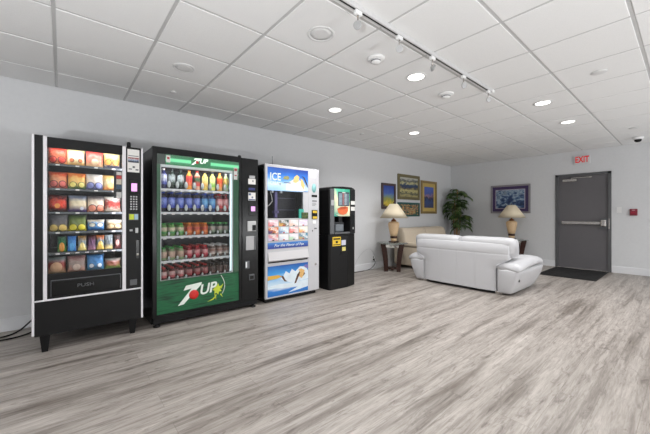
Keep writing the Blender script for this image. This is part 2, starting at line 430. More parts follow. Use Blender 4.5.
def detector(x, y, label, r):
    t = thing('smoke_detector', (x, y, H), label, 'smoke detector')
    MB().lathe([(r, H + 0.002), (r, H - 0.012), (r * 0.93, H - 0.018), (0, H - 0.018)], (x, y, 0), 28).build('base', M['white'], t)
    MB().lathe([(r * 0.55, H - 0.018), (r * 0.55, H - 0.036), (r * 0.45, H - 0.046), (0, H - 0.048)], (x, y, 0), 28).build('sensor_head', M['white'], t)
    MB().lathe([(r * 0.57, H - 0.026), (r * 0.57, H - 0.034)], (x, y, 0), 28).build('sensor_slot', M['greyplastic'], t)
detector(2.122, 1.803, 'white smoke detector on the ceiling between the speaker grille and a downlight', 0.075)
detector(3.37, 1.82, 'white smoke detector on the ceiling below the far end of the track', 0.085)
for x, y, r, lb in [(0.958, 3.79, 0.035, 'small flat sprinkler cover on the ceiling near the left wall, nearest the camera'),
                 (3.94, 3.66, 0.04, 'small flat sprinkler cover on the ceiling above the coffee machine'),
                 (6.994, 0.586, 0.06, 'small flat ceiling cover disc right beside the dome camera'),
                 (3.986, 0.576, 0.062, 'flat white ceiling cover disc at the right, far from the dome camera'),
                 (7.05, 3.75, 0.04, 'small flat sprinkler cover on the ceiling toward the far left corner')]:
    tag(MB().lathe([(r, H + 0.002), (r, H - 0.006), (r * 0.9, H - 0.009), (0, H - 0.009)], (x, y, 0), 24).build('sprinkler_cover', M['diffuser']), lb, 'ceiling cover', 'ceiling cover discs')
dc = thing('dome_camera', (7.86, 0.608, H), 'small white dome security camera with black lens on the ceiling by the back wall', 'security camera')
MB().lathe([(0.075, H + 0.002), (0.075, H - 0.03), (0.06, H - 0.045), (0, H - 0.045)], (7.86, 0.608, 0), 28).build('housing', M['white'], dc)
MB().lathe([(0.052, H - 0.044), (0.048, H - 0.07), (0.03, H - 0.09), (0, H - 0.096)], (7.86, 0.608, 0), 24).build('dome', M['blackgloss'], dc)
# track with heads
TY = 1.43
tr = thing('light_track', (2.3, TY, H - 0.03), 'long white light track fixed along the ceiling', 'light track')
t = MB(); t.box(0.6, 3.66, TY - 0.018, TY + 0.018, H - 0.034, H - 0.001, 0.002); t.build('rail', plain('rail_grey', (205, 205, 205), 0.4), tr)
part('slot', M['black'], tr, (0.62, 3.62, TY - 0.006, TY + 0.006, H - 0.0355, H - 0.0335), (0.62, 3.62, TY + 0.0175, TY + 0.0187, H - 0.031, H - 0.023))
part('end_cap', M['white'], tr, (3.62, 3.675, TY - 0.021, TY + 0.021, H - 0.037, H - 0.001), bev=0.003)
def head(x, label, yaw):
    z = H - 0.035
    t = thing('track_spotlight', (x, TY, z), label, 'track light', 'small spotlights on the ceiling track')
    MB().box(x - 0.03, x + 0.03, TY - 0.014, TY + 0.014, z - 0.028, z, 0.004).build('adapter', M['white'], t)
    MB().tube([(x, TY, z - 0.026), (x, TY, z - 0.075)], 0.006).tube([(x - 0.018, TY, z - 0.075), (x + 0.018, TY, z - 0.075)], 0.005).build('stem', M['steel'], t)
    dvec = Vector((math.cos(yaw), math.sin(yaw), -0.35)).normalized()
    q = Vector((0, 0, 1)).rotation_difference(dvec).to_matrix().to_4x4()
    c = Matrix.Translation((x, TY, z - 0.095)) @ q
    m = MB(); m.lathe([(0.009, -0.016), (0.012, -0.012), (0.022, 0.0), (0.028, 0.004), (0.028, 0.012), (0.0245, 0.012)], seg=20)
    bmesh.ops.transform(m.bm, matrix=c, verts=m.bm.verts); m.build('lamp_head', M['silver'], t)
    m = MB(); m.lathe([(0, 0.0115), (0.025, 0.0115), (0.025, 0.007)], seg=20)
    bmesh.ops.transform(m.bm, matrix=c, verts=m.bm.verts); m.build('lens', M['ventgrey'], t)
for x, yaw, lb in [(1.50, 3.6, 'white track spotlight nearest the camera, first along the ceiling rail'), (1.953, 3.9, 'white track spotlight second from the near end of the ceiling rail'),
                (2.42, 5.9, 'white track spotlight in the middle of the ceiling rail, turned sideways'), (2.983, 4.3, 'white track spotlight fourth along the ceiling rail, next to last'), (3.553, 4.2, 'white track spotlight at the far end of the ceiling rail')]:
    head(x, lb, yaw)

# ------------------------------------------------------------------ snack machine
FY = 3.56
sn = thing('snack_vending_machine', (0.21, 3.98, 0), 'black snack vending machine with white edge strips and tapered legs, leftmost machine', 'vending machine')
BK = 4.38
sh = MB()
sh.box(-0.19, -0.10, FY + 0.03, BK, 0.15, 1.855).box(0.47, 0.615, FY + 0.03, BK, 0.15, 1.845)
sh.box(-0.10, 0.47, BK - 0.05, BK, 0.15, 1.85).box(-0.10, 0.47, FY + 0.03, BK, 0.15, 0.64).box(-0.10, 0.47, FY + 0.03, BK, 1.80, 1.85)
sh.build('cabinet', M['black'], sn)
part('interior_lining', M['blackin'], sn, (-0.0995, 0.4695, BK - 0.06, BK - 0.051, 0.641, 1.799), (-0.0995, -0.094, FY + 0.08, BK - 0.06, 0.641, 1.799), (0.464, 0.4695, FY + 0.08, BK - 0.06, 0.641, 1.799))
part('left_panel', M['black'], sn, (-0.178, -0.124, FY, FY + 0.03, 0.454, 1.857), bev=0.002)
part('header_panel', M['black'], sn, (-0.098, 0.445, FY, FY + 0.03, 1.762, 1.850), bev=0.002)
part('kick_panel', M['black'], sn, (-0.178, 0.603, FY, FY + 0.03, 0.148, 0.441), bev=0.003)
part('lower_frame', M['black'], sn, (-0.098, 0.445, FY + 0.012, FY + 0.03, 0.454, 0.668), bev=0.002)
part('delivery_flap', M['blackgloss'], sn, (-0.07, 0.428, FY + 0.002, FY + 0.014, 0.478, 0.605), bev=0.006)
part('flap_rim', M['greyplastic'], sn, (-0.075, 0.433, FY + 0.004, FY + 0.012, 0.606, 0.613), (-0.075, -0.071, FY + 0.004, FY + 0.012, 0.474, 0.606), (0.429, 0.434, FY + 0.004, FY + 0.012, 0.474, 0.606))
text('push_lettering', 'PUSH', 0.042, (0.165, FY + 0.002, 0.545), M['greyplastic'], sn, sx=1.25)
for i, bx in enumerate([(-0.195, -0.178, FY - 0.004, FY + 0.03, 0.16, 1.857), (-0.124, -0.098, FY - 0.004, FY + 0.03, 0.454, 1.85),
           (0.445, 0.475, FY - 0.004, FY + 0.03, 0.454, 1.846), (0.603, 0.62, FY - 0.004, FY + 0.03, 0.15, 1.844), (-0.178, 0.603, FY - 0.004, FY + 0.03, 0.441, 0.455)]):
    part('white_strip', M['whitetrim'], sn, bx, bev=0.004)
part('control_panel', M['black'], sn, (0.475, 0.603, FY, FY + 0.03, 0.455, 1.845), bev=0.002)
cp = sn
MB().lathe([(0.018, 1.845), (0.018, 1.888), (0.013, 1.897), (0, 1.897)], (0.503, FY + 0.03, 0), 16).build('top_knob', M['black'], sn)
mc = part('menu_card', M['paper'], sn, (0.487, 0.589, FY - 0.002, FY + 0.002, 1.60, 1.825), bev=0.001)
part('card_photo', ramp_mat('card_photo', [(0.2, (60, 60, 66)), (0.45, (92, 124, 164)), (0.6, (200, 200, 205)), (0.8, (150, 70, 70))], (0, 0, 1), 0, 6, 1.0), mc, (0.492, 0.584, FY - 0.0035, FY - 0.0015, 1.695, 1.745))
for q in [(0.494, 0.582, 1.757, 1.764), (0.53, 0.55, 1.642, 1.66), (0.497, 0.525, 1.625, 1.635), (0.555, 0.58, 1.62, 1.632)]: part('card_print', M['greyplastic'], mc, (q[0], q[1], FY - 0.0035, FY - 0.0015, q[2], q[3]))
ds = part('display', M['blackgloss'], sn, (0.505, 0.583, FY - 0.003, FY + 0.002, 1.385, 1.53), bev=0.002)
part('screen', glow('pink_screen', (226, 160, 226), 0.8), ds, (0.52, 0.568, FY - 0.0045, FY - 0.0025, 1.412, 1.49))
kp = part('keypad', M['blackgloss'], sn, (0.503, 0.577, FY - 0.003, FY + 0.002, 1.22, 1.378), bev=0.002)
for r in range(6):
    for k in range(3):
        part('key', M['lightgrey'], kp, (0.510 + k * 0.023, 0.524 + k * 0.023, FY - 0.006, FY - 0.0025, 1.229 + r * 0.0245, 1.243 + r * 0.0245), bev=0.002)
cr = part('card_reader', M['greyplastic'], sn, (0.497, 0.58, FY - 0.006, FY + 0.002, 1.127, 1.192), bev=0.003)
part('reader_sticker', M['lime'], cr, (0.501, 0.541, FY - 0.008, FY - 0.0055, 1.133, 1.186))
part('reader_screen', plain('pale_blue_screen', (150, 180, 200), 0.3), cr, (0.545, 0.576, FY - 0.008, FY - 0.0055, 1.133, 1.186))
part('coin_slot', M['lightgrey'], sn, (0.505, 0.53, FY - 0.004, FY + 0.002, 1.018, 1.036), bev=0.002)
part('coin_button', M['silver'], sn, (0.553, 0.578, FY - 0.006, FY + 0.002, 1.0, 1.05), bev=0.003)
la = part('lock_plate', M['blackgloss'], sn, (0.556, 0.588, FY - 0.004, FY + 0.002, 0.745, 0.935), bev=0.004)
MB().lathe([(0.012, FY - 0.003), (0.012, FY - 0.012), (0, FY - 0.012)], (0.572, 0, 0.785), 14, 'y').build('lock', M['steel'], la)
part('coin_return', M['greyplastic'], sn, (0.508, 0.568, FY - 0.004, FY + 0.002, 0.486, 0.542), bev=0.004)
for x in (-0.112, 0.535):
    for y in (FY + 0.05, BK - 0.09):
        MB().hull([(x + sx * 0.036, y + sy * 0.036, 0.152) for sx in (-1, 1) for sy in (-1, 1)] + [(x + sx * 0.02, y + sy * 0.02, 0.0) for sx in (-1, 1) for sy in (-1, 1)], 0.004).build('leg', M['black'], sn)
part('window_pane', M['glass'], sn, (-0.098, 0.445, FY + 0.018, FY + 0.023, 0.664, 1.764))
TR = [1.638, 1.420, 1.208, 1.030, 0.842, 0.648]
for k, z in enumerate(TR):
    s = part('shelf', M['traymetal'], sn, (-0.0935, 0.4635, 3.665, BK - 0.062, z - 0.008, z - 0.001), (-0.0935, 0.4635, 3.655, 3.667, z - 0.02, z - 0.001))
    n = 7 if k == 4 else 4
    for i in range(n):
        xx = -0.03 + i * (0.415 / (n - 1))
        if k < 5: part('price_tag', M['paper'], s, (xx - 0.014, xx + 0.014, 3.652, 3.656, z - 0.017, z - 0.006))
part('light_tube', M['tube'], sn, (-0.08, 0.44, 3.625, 3.64, 1.784, 1.797))
part('side_fill_tube', M['sidetube'], sn, (0.450, 0.462, 3.592, 3.604, 0.70, 1.76))  # tube added out of sight behind the strip to brighten the packs
st = part('sticker_strip', M['blackin'], sn, (0.378, 0.443, FY + 0.024, FY + 0.028, 1.34, 1.60))
for z0, z1, c in [(1.565, 1.595, (222, 220, 216)), (1.53, 1.56, (206, 70, 60)), (1.475, 1.525, (214, 206, 190)), (1.43, 1.468, (60, 84, 110)), (1.345, 1.40, (206, 204, 200))]:
    part('sticker', plain('sticker_print', c, 0.6, vary=0.08), st, (0.40, 0.441, FY + 0.0228, FY + 0.0242, z0, z1))

# snack packs: pillow bags with crimped ends
def bag_mesh(w, h, th):
    m = MB()
    def side(sg):
        def fn(u, v):
            cr = 0.06
            vv = (v - cr) / (1 - 2 * cr); prof = max(0.0, 1 - (2 * vv - 1) ** 4) if 0 < vv < 1 else 0.0
            p = (max(0.0, 1 - (2 * u - 1) ** 2)) ** 0.6 * prof ** 0.7
            xx = (u - 0.5) * w * (1 - 0.06 * prof)
            wob = 0.0025 * math.sin(u * 17 + v * 9) * p + 0.002 * math.sin(v * 23) * p
            zz = v * h
            return Vector((xx, sg * (p * th / 2 + wob) + 0.0006 * sg, zz))
        return fn
    m.grid(side(-1), 14, 14); m.grid(side(1), 14, 14)
    bmesh.ops.remove_doubles(m.bm, verts=m.bm.verts, dist=0.0013)
    bmesh.ops.recalc_face_normals(m.bm, faces=m.bm.faces)
    return m
BIG = bag_mesh(0.138, 0.152, 0.066).build('crisp_bag', M['red']); SMALL = bag_mesh(0.064, 0.142, 0.03).build('candy_pack', M['red'])
LOW = bag_mesh(0.136, 0.105, 0.06).build('biscuit_bag', M['red'])
def bagm(n, top, mid, bot, dis=None, amp=0.5, sc=6):
    return ramp_mat('pack_' + n, [(0.08, bot), (0.40, mid), (0.62, mid), (0.86, top)], (0, 0, 1), 0, sc, amp, (1, 1, 1), 0.32, discs=dis)
def two(c, r=0.16, v=0.26):
    dk = tuple(int(q * 0.45) for q in c)
    return [(0.28, v, r * 1.22, dk), (0.72, v, r * 1.22, dk), (0.27, v, r, c), (0.73, v, r, c)]
PK = [
 # row, x, mesh, colours, label start
 (0, -0.032, BIG, bagm('a', (226, 60, 40), (240, 110, 70), (250, 150, 90), two((236, 80, 64), 0.17)), 'red and orange crisp bag'),
 (0, 0.099, BIG, bagm('b', (250, 226, 150), (248, 240, 200), (240, 190, 110), two((230, 120, 60), 0.1, 0.3)), 'cream and yellow crisp bag'),
 (0, 0.239, BIG, bagm('c', (236, 70, 60), (242, 130, 110), (248, 200, 150), [(0.5, 0.3, 0.2, (250, 214, 170))]), 'coral red crisp bag'),
 (0, 0.377, BIG, bagm('d', (250, 230, 160), (250, 214, 110), (70, 80, 120), two((240, 170, 80), 0.17, 0.36)), 'yellow crisp bag with dark blue foot'),
 (1, -0.028, BIG, bagm('e', (226, 90, 50), (240, 160, 110), (226, 110, 90), two((232, 120, 110), 0.17)), 'orange crisp bag with pink rounds'),
 (1, 0.107, BIG, bagm('f', (240, 130, 60), (246, 200, 110), (96, 130, 70), two((250, 236, 130), 0.15)), 'orange and yellow crisp bag with green foot'),
 (1, 0.239, BIG, bagm('g', (250, 246, 236), (250, 236, 220), (110, 110, 170), two((150, 156, 214), 0.18)), 'white crisp bag with violet blue rounds'),
 (1, 0.370, BIG, bagm('h', (246, 196, 110), (244, 220, 170), (240, 150, 70), [(0.45, 0.3, 0.2, (248, 200, 130))]), 'golden orange crisp bag'),
 (2, -0.032, BIG, bagm('i', (90, 20, 18), (224, 60, 24), (60, 10, 10), [(0.5, 0.35, 0.14, (250, 160, 60))], 0.6, 6), 'black crisp bag with red flames'),
 (2, 0.114, BIG, bagm('j', (120, 130, 150), (240, 226, 190), (84, 60, 120), [(0.7, 0.2, 0.1, (230, 230, 240))], 0.2), 'cream snack bag with purple foot'),
 (2, 0.250, BIG, bagm('k', (120, 110, 110), (248, 232, 206), (240, 140, 110), two((238, 150, 120), 0.2, 0.22), 0.2), 'cream cookie bag with salmon rounds'),
 (2, 0.383, BIG, bagm('l', (226, 220, 210), (170, 60, 50), (200, 190, 170), None, 0.8, 7), 'white and red speckled snack bag'),
 (3, -0.025, BIG, bagm('m', (110, 112, 116), (96, 94, 96), (214, 190, 120), two((240, 210, 120), 0.2, 0.2), 0.15), 'grey crisp bag with golden crisps'),
 (3, 0.110, BIG, bagm('n', (70, 92, 50), (110, 130, 60), (214, 206, 60), two((236, 226, 70), 0.19, 0.22), 0.2), 'green crisp bag with yellow crisps'),
 (3, 0.250, LOW, bagm('o', (250, 240, 220), (90, 160, 220), (30, 80, 140), two((240, 236, 220), 0.16, 0.5), 0.4), 'short blue and white biscuit bag'),
 (3, 0.397, LOW, bagm('p', (236, 230, 220), (200, 170, 130), (120, 90, 70), two((226, 196, 150), 0.2, 0.35), 0.3), 'short white and tan biscuit bag'),
 (4, -0.001, SMALL, bagm('q', (14, 84, 50), (20, 110, 60), (90, 150, 60), [(0.5, 0.3, 0.3, (236, 160, 60))]), 'dark green candy pack'),
 (4, 0.070, SMALL, bagm('r', (50, 120, 200), (70, 150, 220), (40, 120, 210), [(0.5, 0.28, 0.28, (90, 180, 240))]), 'bright blue candy pack'),
 (4, 0.145, SMALL, bagm('s', (160, 120, 60), (150, 160, 160), (240, 220, 130), [(0.5, 0.25, 0.3, (250, 226, 140))]), 'grey and yellow candy pack'),
 (4, 0.216, SMALL, bagm('t', (80, 30, 30), (110, 70, 110), (170, 120, 140)), 'purple and brown candy pack'),
 (4, 0.284, SMALL, bagm('u', (190, 100, 30), (120, 140, 150), (240, 200, 90), [(0.5, 0.28, 0.32, (246, 206, 100))]), 'orange topped candy pack with golden foot'),
 (4, 0.352, SMALL, bagm('v', (150, 160, 165), (130, 140, 145), (236, 206, 130)), 'silver candy pack with pale yellow foot'),
 (4, 0.424, SMALL, bagm('w', (60, 40, 36), (60, 36, 34), (90, 40, 40), [(0.5, 0.42, 0.22, (220, 150, 140))]), 'dark brown candy pack with a pink patch'),
 (5, -0.039, BIG, bagm('x', (140, 150, 150), (150, 60, 50), (210, 170, 130), [(0.5, 0.38, 0.3, (226, 180, 140))], 0.15), 'clear pastry bag with a pale brown swirl'),
 (5, 0.103, BIG, bagm('y', (150, 110, 110), (170, 150, 140), (206, 150, 130), [(0.5, 0.3, 0.2, (230, 206, 190))], 0.7, 7), 'pinkish speckled cake bag'),
 (5, 0.246, BIG, bagm('z', (60, 110, 160), (70, 140, 200), (60, 130, 170), two((230, 240, 245), 0.12, 0.3), 0.3), 'light blue pastry bag with white marks'),
 (5, 0.383, LOW, bagm('zz', (110, 110, 104), (140, 80, 60), (120, 160, 70), None, 0.8, 7), 'low brown and green pastry bag'),
]
ROWS = ['top', 'second', 'third', 'fourth', 'fifth', 'bottom']
used = set()
for row, x, src, mt, lb in PK:
    o = src
    if src.name in used: o = src.copy(); COL.objects.link(o)
    used.add(src.name)
    place(o, (x, 3.715, TR[row] - 0.0005)); o.rotation_euler = (math.radians(-3), 0, random.uniform(-0.08, 0.08))
    o.material_slots[0].link = 'OBJECT'; o.material_slots[0].material = mt
    tag(o, lb + ' on the %s shelf of the snack machine' % ROWS[row], 'snack', 'snack packs on the %s shelf' % ROWS[row])

# ------------------------------------------------------------------ soda machine
SY = 3.60
so = thing('soda_vending_machine', (1.32, 4.0, 0), 'tall black glass fronted soda machine with green lower panel, second machine from left', 'vending machine')
b = MB()
b.box(0.712, 0.80, SY + 0.05, BK, 0.03, 1.885).box(1.60, 1.925, SY + 0.05, BK, 0.03, 1.885).box(0.80, 1.60, BK - 0.06, BK, 0.03, 1.885)
b.box(0.80, 1.60, SY + 0.05, BK, 0.03, 0.44).box(0.80, 1.60, SY + 0.05, BK, 1.74, 1.885)
b.build('cabinet', M['blackgloss'], so)
part('kick_plate', M['black'], so, (0.725, 1.915, SY + 0.012, SY + 0.05, 0.035, 0.098), bev=0.003)
for x in (0.76, 1.87):
    for y in (SY + 0.035, BK - 0.08):
        MB().lathe([(0.035, 0), (0.035, 0.012), (0.018, 0.016), (0.018, 0.04)], (x, y, 0), 16).build('foot', M['black'], so)
b = MB()
b.box(0.712, 0.755, SY, SY + 0.05, 0.10, 1.895, 0.004).box(1.664, 1.70, SY, SY + 0.05, 0.10, 1.892, 0.004).box(0.755, 1.664, SY, SY + 0.05, 1.825, 1.895, 0.004).box(0.755, 1.664, SY, SY + 0.05, 0.10, 0.128, 0.003)
b.build('door_frame', M['blackgloss'], so)
part('control_column', M['blackgloss'], so, (1.70, 1.925, SY - 0.004, SY + 0.05, 0.10, 1.888), bev=0.008)
MB().lathe([(0.02, 1.885), (0.02, 1.91), (0.014, 1.918), (0, 1.918)], (1.683, SY + 0.03, 0), 14).build('hinge_cap', M['black'], so)
# printed surround behind the door glass
b = MB(); b.box(0.755, 0.79, SY + 0.012, SY + 0.018, 0.48, 1.825).box(1.594, 1.664, SY + 0.012, SY + 0.018, 0.48, 1.825)
b.build('side_print', plain('dark_green_print', (16, 96, 56), 0.4, vary=0.05), so)
hd = part('header_sign', ramp_mat('lit_green_sign', [(0.06, (20, 112, 64)), (0.26, (34, 142, 86)), (0.36, (120, 226, 170)), (0.60, (120, 226, 170)), (0.70, (30, 130, 76)), (1.0, (18, 96, 56))], (0, 0, 1), 0, 3, 0.0, emit=0.4), so, (0.84, 1.664, SY + 0.008, SY + 0.012, 1.716, 1.825))
part('header_print', plain('header_dark', (18, 52, 38), 0.4), so, (0.755, 0.84, SY + 0.008, SY + 0.012, 1.716, 1.825))
part('brand_ground', glow('lit_green_ground', (20, 116, 66), 0.4), hd, (1.10, 1.315, SY + 0.0055, SY + 0.0085, 1.728, 1.816))
b = MB(); b.prism([(1.10 + (px - 0.952) * 0.36, 1.738 + (pz - 0.188) * 0.36) for px, pz in [(1.035, 0.352), (1.052, 0.398), (1.262, 0.412), (1.256, 0.388), (1.02, 0.192), (0.952, 0.188), (1.125, 0.362)]], SY + 0.003, SY + 0.0075)
b.build('brand_seven', M['litletters'], hd)
text('brand_up', 'UP', 0.07, (1.232, SY + 0.0045, 1.786), M['litletters'], hd, shear=0.3, sx=1.05, bold=0.002, rot=0.1)
MB().lathe([(0.018, SY + 0.006), (0.018, SY + 0.0025), (0, SY + 0.0025)], (1.165, 0, 1.772), 16, 'y').build('brand_spot', M['ball'], hd)
part('corner_sticker', M['paper'], so, (0.845, 0.885, SY + 0.0055, SY + 0.0085, 1.74, 1.815))
part('sticker_mark', M['red'], so, (0.853, 0.877, SY + 0.0045, SY + 0.006, 1.775, 1.797))
stt = part('door_sticker', M['paper'], so, (1.60, 1.645, SY + 0.0065, SY + 0.0118, 1.61, 1.76))
part('sticker_mark', M['red'], stt, (1.604, 1.641, SY + 0.0055, SY + 0.007, 1.715, 1.745), (1.608, 1.636, SY + 0.0055, SY + 0.007, 1.655, 1.668))
lp = part('lower_panel', M['green'], so, (0.755, 1.664, SY + 0.010, SY + 0.018, 0.128, 0.48))
# the big numeral and letters on the lower panel
b = MB(); b.prism([(1.02, 0.345), (1.045, 0.395), (1.215, 0.412), (1.208, 0.385), (1.02, 0.195), (0.962, 0.188), (1.105, 0.357)], SY + 0.004, SY + 0.0105)
b.build('brand_seven', M['letters'], lp)
text('brand_up', 'UP', 0.16, (1.278, SY + 0.0075, 0.325), M['letters'], lp, shear=0.28, sx=0.98, bold=0.0035, rot=0.10, ext=0.002)
MB().lathe([(0.052, SY + 0.009), (0.052, SY + 0.003), (0.03, SY + 0.001), (0, SY + 0.0005)], (1.128, 0, 0.285), 28, 'y').build('brand_spot', M['ball'], lp)
MB().tube([(1.44 + 0.045 * math.sin(i / 12 * PI * 0.9), SY + 0.007, 0.462 - 0.22 * i / 12) for i in range(13)], 0.004, 6).build('splash_arc', M['letters'], lp)
b = MB(); b.prism([(1.395 + 0.045 * math.cos(a) * (1.25 if k % 2 else 0.75), 0.305 + 0.055 * math.sin(a) * (1.25 if k % 2 else 0.75)) for k, a in enumerate([i * PI / 7 for i in range(14)])], SY + 0.006, SY + 0.0102)
for p in [[(1.40, 0.25), (1.34, 0.20), (1.28, 0.175), (1.35, 0.19)], [(1.44, 0.25), (1.46, 0.20), (1.43, 0.235)], [(1.36, 0.25), (1.38, 0.18), (1.38, 0.24)], [(1.43, 0.33), (1.47, 0.36), (1.44, 0.30)]]:
    b.prism(p, SY + 0.006, SY + 0.0102)
b.build('fruit_splash', M['lime'], lp)
# window
part('door_glass', M['glass'], so, (0.755, 1.664, SY + 0.0005, SY + 0.0035, 0.482, 1.825))
part('interior_lining', plain('drinks_lining', (66, 72, 74), 0.6), so, (0.8005, 1.5995, BK - 0.07, BK - 0.0605, 0.441, 1.739), (0.8005, 0.806, SY + 0.06, BK - 0.07, 0.441, 1.739), (1.594, 1.5995, SY + 0.06, BK - 0.07, 0.441, 1.739))
part('inner_frame', M['shelf'], so, (0.79, 0.80, SY + 0.02, SY + 0.048, 0.48, 1.716), (1.580, 1.594, SY + 0.02, SY + 0.048, 0.48, 1.716), (0.79, 1.594, SY + 0.02, SY + 0.048, 1.69, 1.716), (0.79, 1.594, SY + 0.02, SY + 0.048, 0.470, 0.482))
part('light_tube', M['softtube'], so, (1.562, 1.578, SY + 0.03, SY + 0.042, 0.50, 1.68))
part('light_tube', M['sidetube'], so, (0.81, 1.57, SY + 0.052, SY + 0.064, 1.728, 1.738))
SZ = [1.470, 1.214, 0.946, 0.678, 0.458]
BX = [0.852, 0.938, 1.030, 1.122, 1.212, 1.302, 1.392, 1.482, 1.560]
ret = None
for k, z in enumerate(SZ):
    s = MB()
    s.box(0.807, 1.593, 3.70, 3.716, z - 0.026, z - 0.002, 0.002)
    for x in [0.83 + 0.046 * i for i in range(17)]: s.box(x - 0.004, x + 0.004, 3.716, 4.25, z - 0.012, z - 0.002)
    s = s.build('shelf', M['shelf'], so)
    for i in range(9):
        part('price_tag', M['white'], s, (BX[i] - 0.016, BX[i] + 0.016, 3.694, 3.70, z - 0.034, z - 0.012))
    for i in range(9):
        r = MB(); r.lathe([(0, 3.692), (0.02, 3.693), (0.02, 3.697), (0, 3.698)], (0, 0, 0), 14, 'y')
        bmesh.ops.transform(r.bm, matrix=Matrix.Translation((BX[i] + 0.042 if i < 8 else BX[i] + 0.028, 0, z + (0.045 if k < 2 else 0.026))) @ Matrix.Diagonal((0.9, 1, 1.9, 1) if k < 2 else (0.6, 1, 1.1, 1)), verts=r.bm.verts)
        r.build('retainer', plain('clear_retainer', (206, 214, 212), 0.3) if (k == 0 and i == 0) else bpy.data.materials['clear_retainer'], s)
# bottles
def bottle(name, liquid, label, cap, h=0.222, r=0.034, tall_label=False, short=False):
    m = MB()
    if short:
        h = 0.142
        m.mat(0).lathe([(0, 0.0), (r * 0.85, 0.001), (r, 0.01), (r, 0.03), (r, 0.098), (r * 0.92, 0.108), (r * 0.6, 0.122), (0.019, 0.127), (0.019, 0.13)], seg=16)
        m.mat(1).lathe([(r * 1.02, 0.03), (r * 1.03, 0.032), (r * 1.03, 0.096), (r * 1.02, 0.098)], seg=16)
        m.mat(2).lathe([(0.021, 0.125), (0.021, 0.14), (0.017, h), (0, h)], seg=14)
        return m.build(name, [liquid, label, cap])
    b0, b1 = (0.045, 0.16) if tall_label else (0.075, 0.14)
    m.mat(0).lathe([(0, 0.0), (r * 0.85, 0.001), (r, 0.012), (r * 0.98, b0), (r * 1.0, b1), (r * 0.93, 0.152 if not tall_label else 0.165), (r * 0.62, 0.182), (0.0125, 0.198), (0.0125, h - 0.014)], seg=16)
    m.mat(1).lathe([(r * 1.02, b0), (r * 1.03, b0 + 0.003), (r * 1.03, b1 - 0.003), (r * 1.02, b1)], seg=16)
    m.mat(2).lathe([(0.0155, h - 0.017), (0.0155, h - 0.002), (0.013, h), (0, h)], seg=14)
    return m.build(name, [liquid, label, cap])
def liq(n, c): return plain('drink_' + n, c, 0.12, vary=0.05, bscale=20)
def lab(n, c, c2=None):
    if c2 is None: return plain('label_' + n, c, 0.4, vary=0.06)
    return ramp_mat('label_' + n, [(0.3, c), (0.5, c2), (0.62, c2), (0.75, c)], (0, 0, 1), 0, 9, 0.5, rough=0.4)
CW, CD, CR, CO, CG, CB = [plain('cap_' + n, c, 0.4) for n, c in (('white', (235, 235, 235)), ('dark', (30, 34, 40)), ('red', (200, 40, 40)), ('orange', (240, 140, 40)), ('green', (60, 170, 70)), ('blue', (40, 80, 190)))]
T = {}
def kind(key, *a, **k):
    T[key] = (a, k)
kind('navy', liq('navy', (40, 44, 90)), lab('navy', (70, 84, 170), (220, 224, 240)), CW, tall_label=True)
kind('darkgreen', liq('dkgreen', (30, 44, 36)), lab('dkgreen', (44, 66, 52), (200, 210, 210)), CD, tall_label=True)
kind('orangejuice', liq('oj', (250, 170, 70)), lab('oj', (240, 120, 70), (220, 60, 60)), CO, tall_label=True)
kind('redgreen', liq('rg', (240, 190, 160)), lab('rg', (226, 70, 70), (50, 110, 70)), CR, tall_label=True)
kind('yellow', liq('yl', (250, 226, 120)), lab('yl', (240, 190, 90), (250, 236, 150)), CD, tall_label=True)
kind('limegreen', liq('lg', (236, 240, 130)), lab('lg', (150, 214, 90), (240, 240, 160)), CD, tall_label=True)
kind('orange', liq('or', (250, 180, 100)), lab('or', (244, 130, 50), (230, 80, 40)), CO, tall_label=True)
kind('palegreen', liq('pg', (200, 220, 170)), lab('pg', (120, 180, 90), (220, 180, 90)), CW, tall_label=True)
kind('blue', liq('cola', (36, 34, 56)), lab('bl', (44, 70, 190), (150, 170, 240)), CB, tall_label=True)
kind('lightblue', liq('cola2', (30, 60, 110)), lab('lb', (40, 120, 200), (120, 190, 236)), CB, tall_label=True)
kind('red', liq('cola3', (120, 20, 26)), lab('rd', (206, 30, 40), (246, 190, 190)), CR, tall_label=True)
kind('greencap', liq('gc', (116, 168, 90)), lab('gc', (70, 170, 80), (236, 214, 190)), CG, short=True)
kind('orangecap', liq('oc', (206, 110, 60)), lab('oc', (240, 140, 60), (214, 90, 70)), CO, short=True)
kind('greygreen', liq('gg', (70, 88, 70)), lab('gg', (120, 140, 116), (176, 160, 150)), CG, short=True)
kind('palepink', liq('pp', (150, 170, 130)), lab('pp', (190, 160, 140), (220, 190, 170)), CG, short=True)
kind('rose', liq('ro', (150, 50, 60)), lab('ro', (206, 60, 84), (230, 170, 170)), CR, short=True)
kind('clear', liq('cl', (120, 104, 96)), lab('cl', (226, 214, 206), (150, 110, 100)), CW, short=True)
kind('pinkred', liq('pr', (96, 44, 44)), lab('pr', (206, 90, 96), (222, 190, 186)), CR, short=True)
kind('darkred', liq('dr', (70, 20, 24)), lab('dr', (170, 40, 50), (190, 130, 130)), CR, short=True)
kind('brown', liq('br', (52, 40, 34)), lab('br', (110, 80, 72), (80, 60, 54)), CD, short=True)
DESC = dict(navy='navy blue drink', darkgreen='dark green drink', orangejuice='orange and red juice', redgreen='red and green juice', yellow='yellow drink', limegreen='lime yellow drink', orange='orange drink',
            palegreen='pale green drink', blue='blue labelled cola', lightblue='light blue cola', red='red cola', greencap='bright green capped soda', orangecap='orange capped soda', greygreen='grey green soda',
            palepink='pale soda with green cap', rose='rose red soda', clear='clear bottle with white label', pinkred='pink and red soda', darkred='dark red soda', brown='dark brown soda')
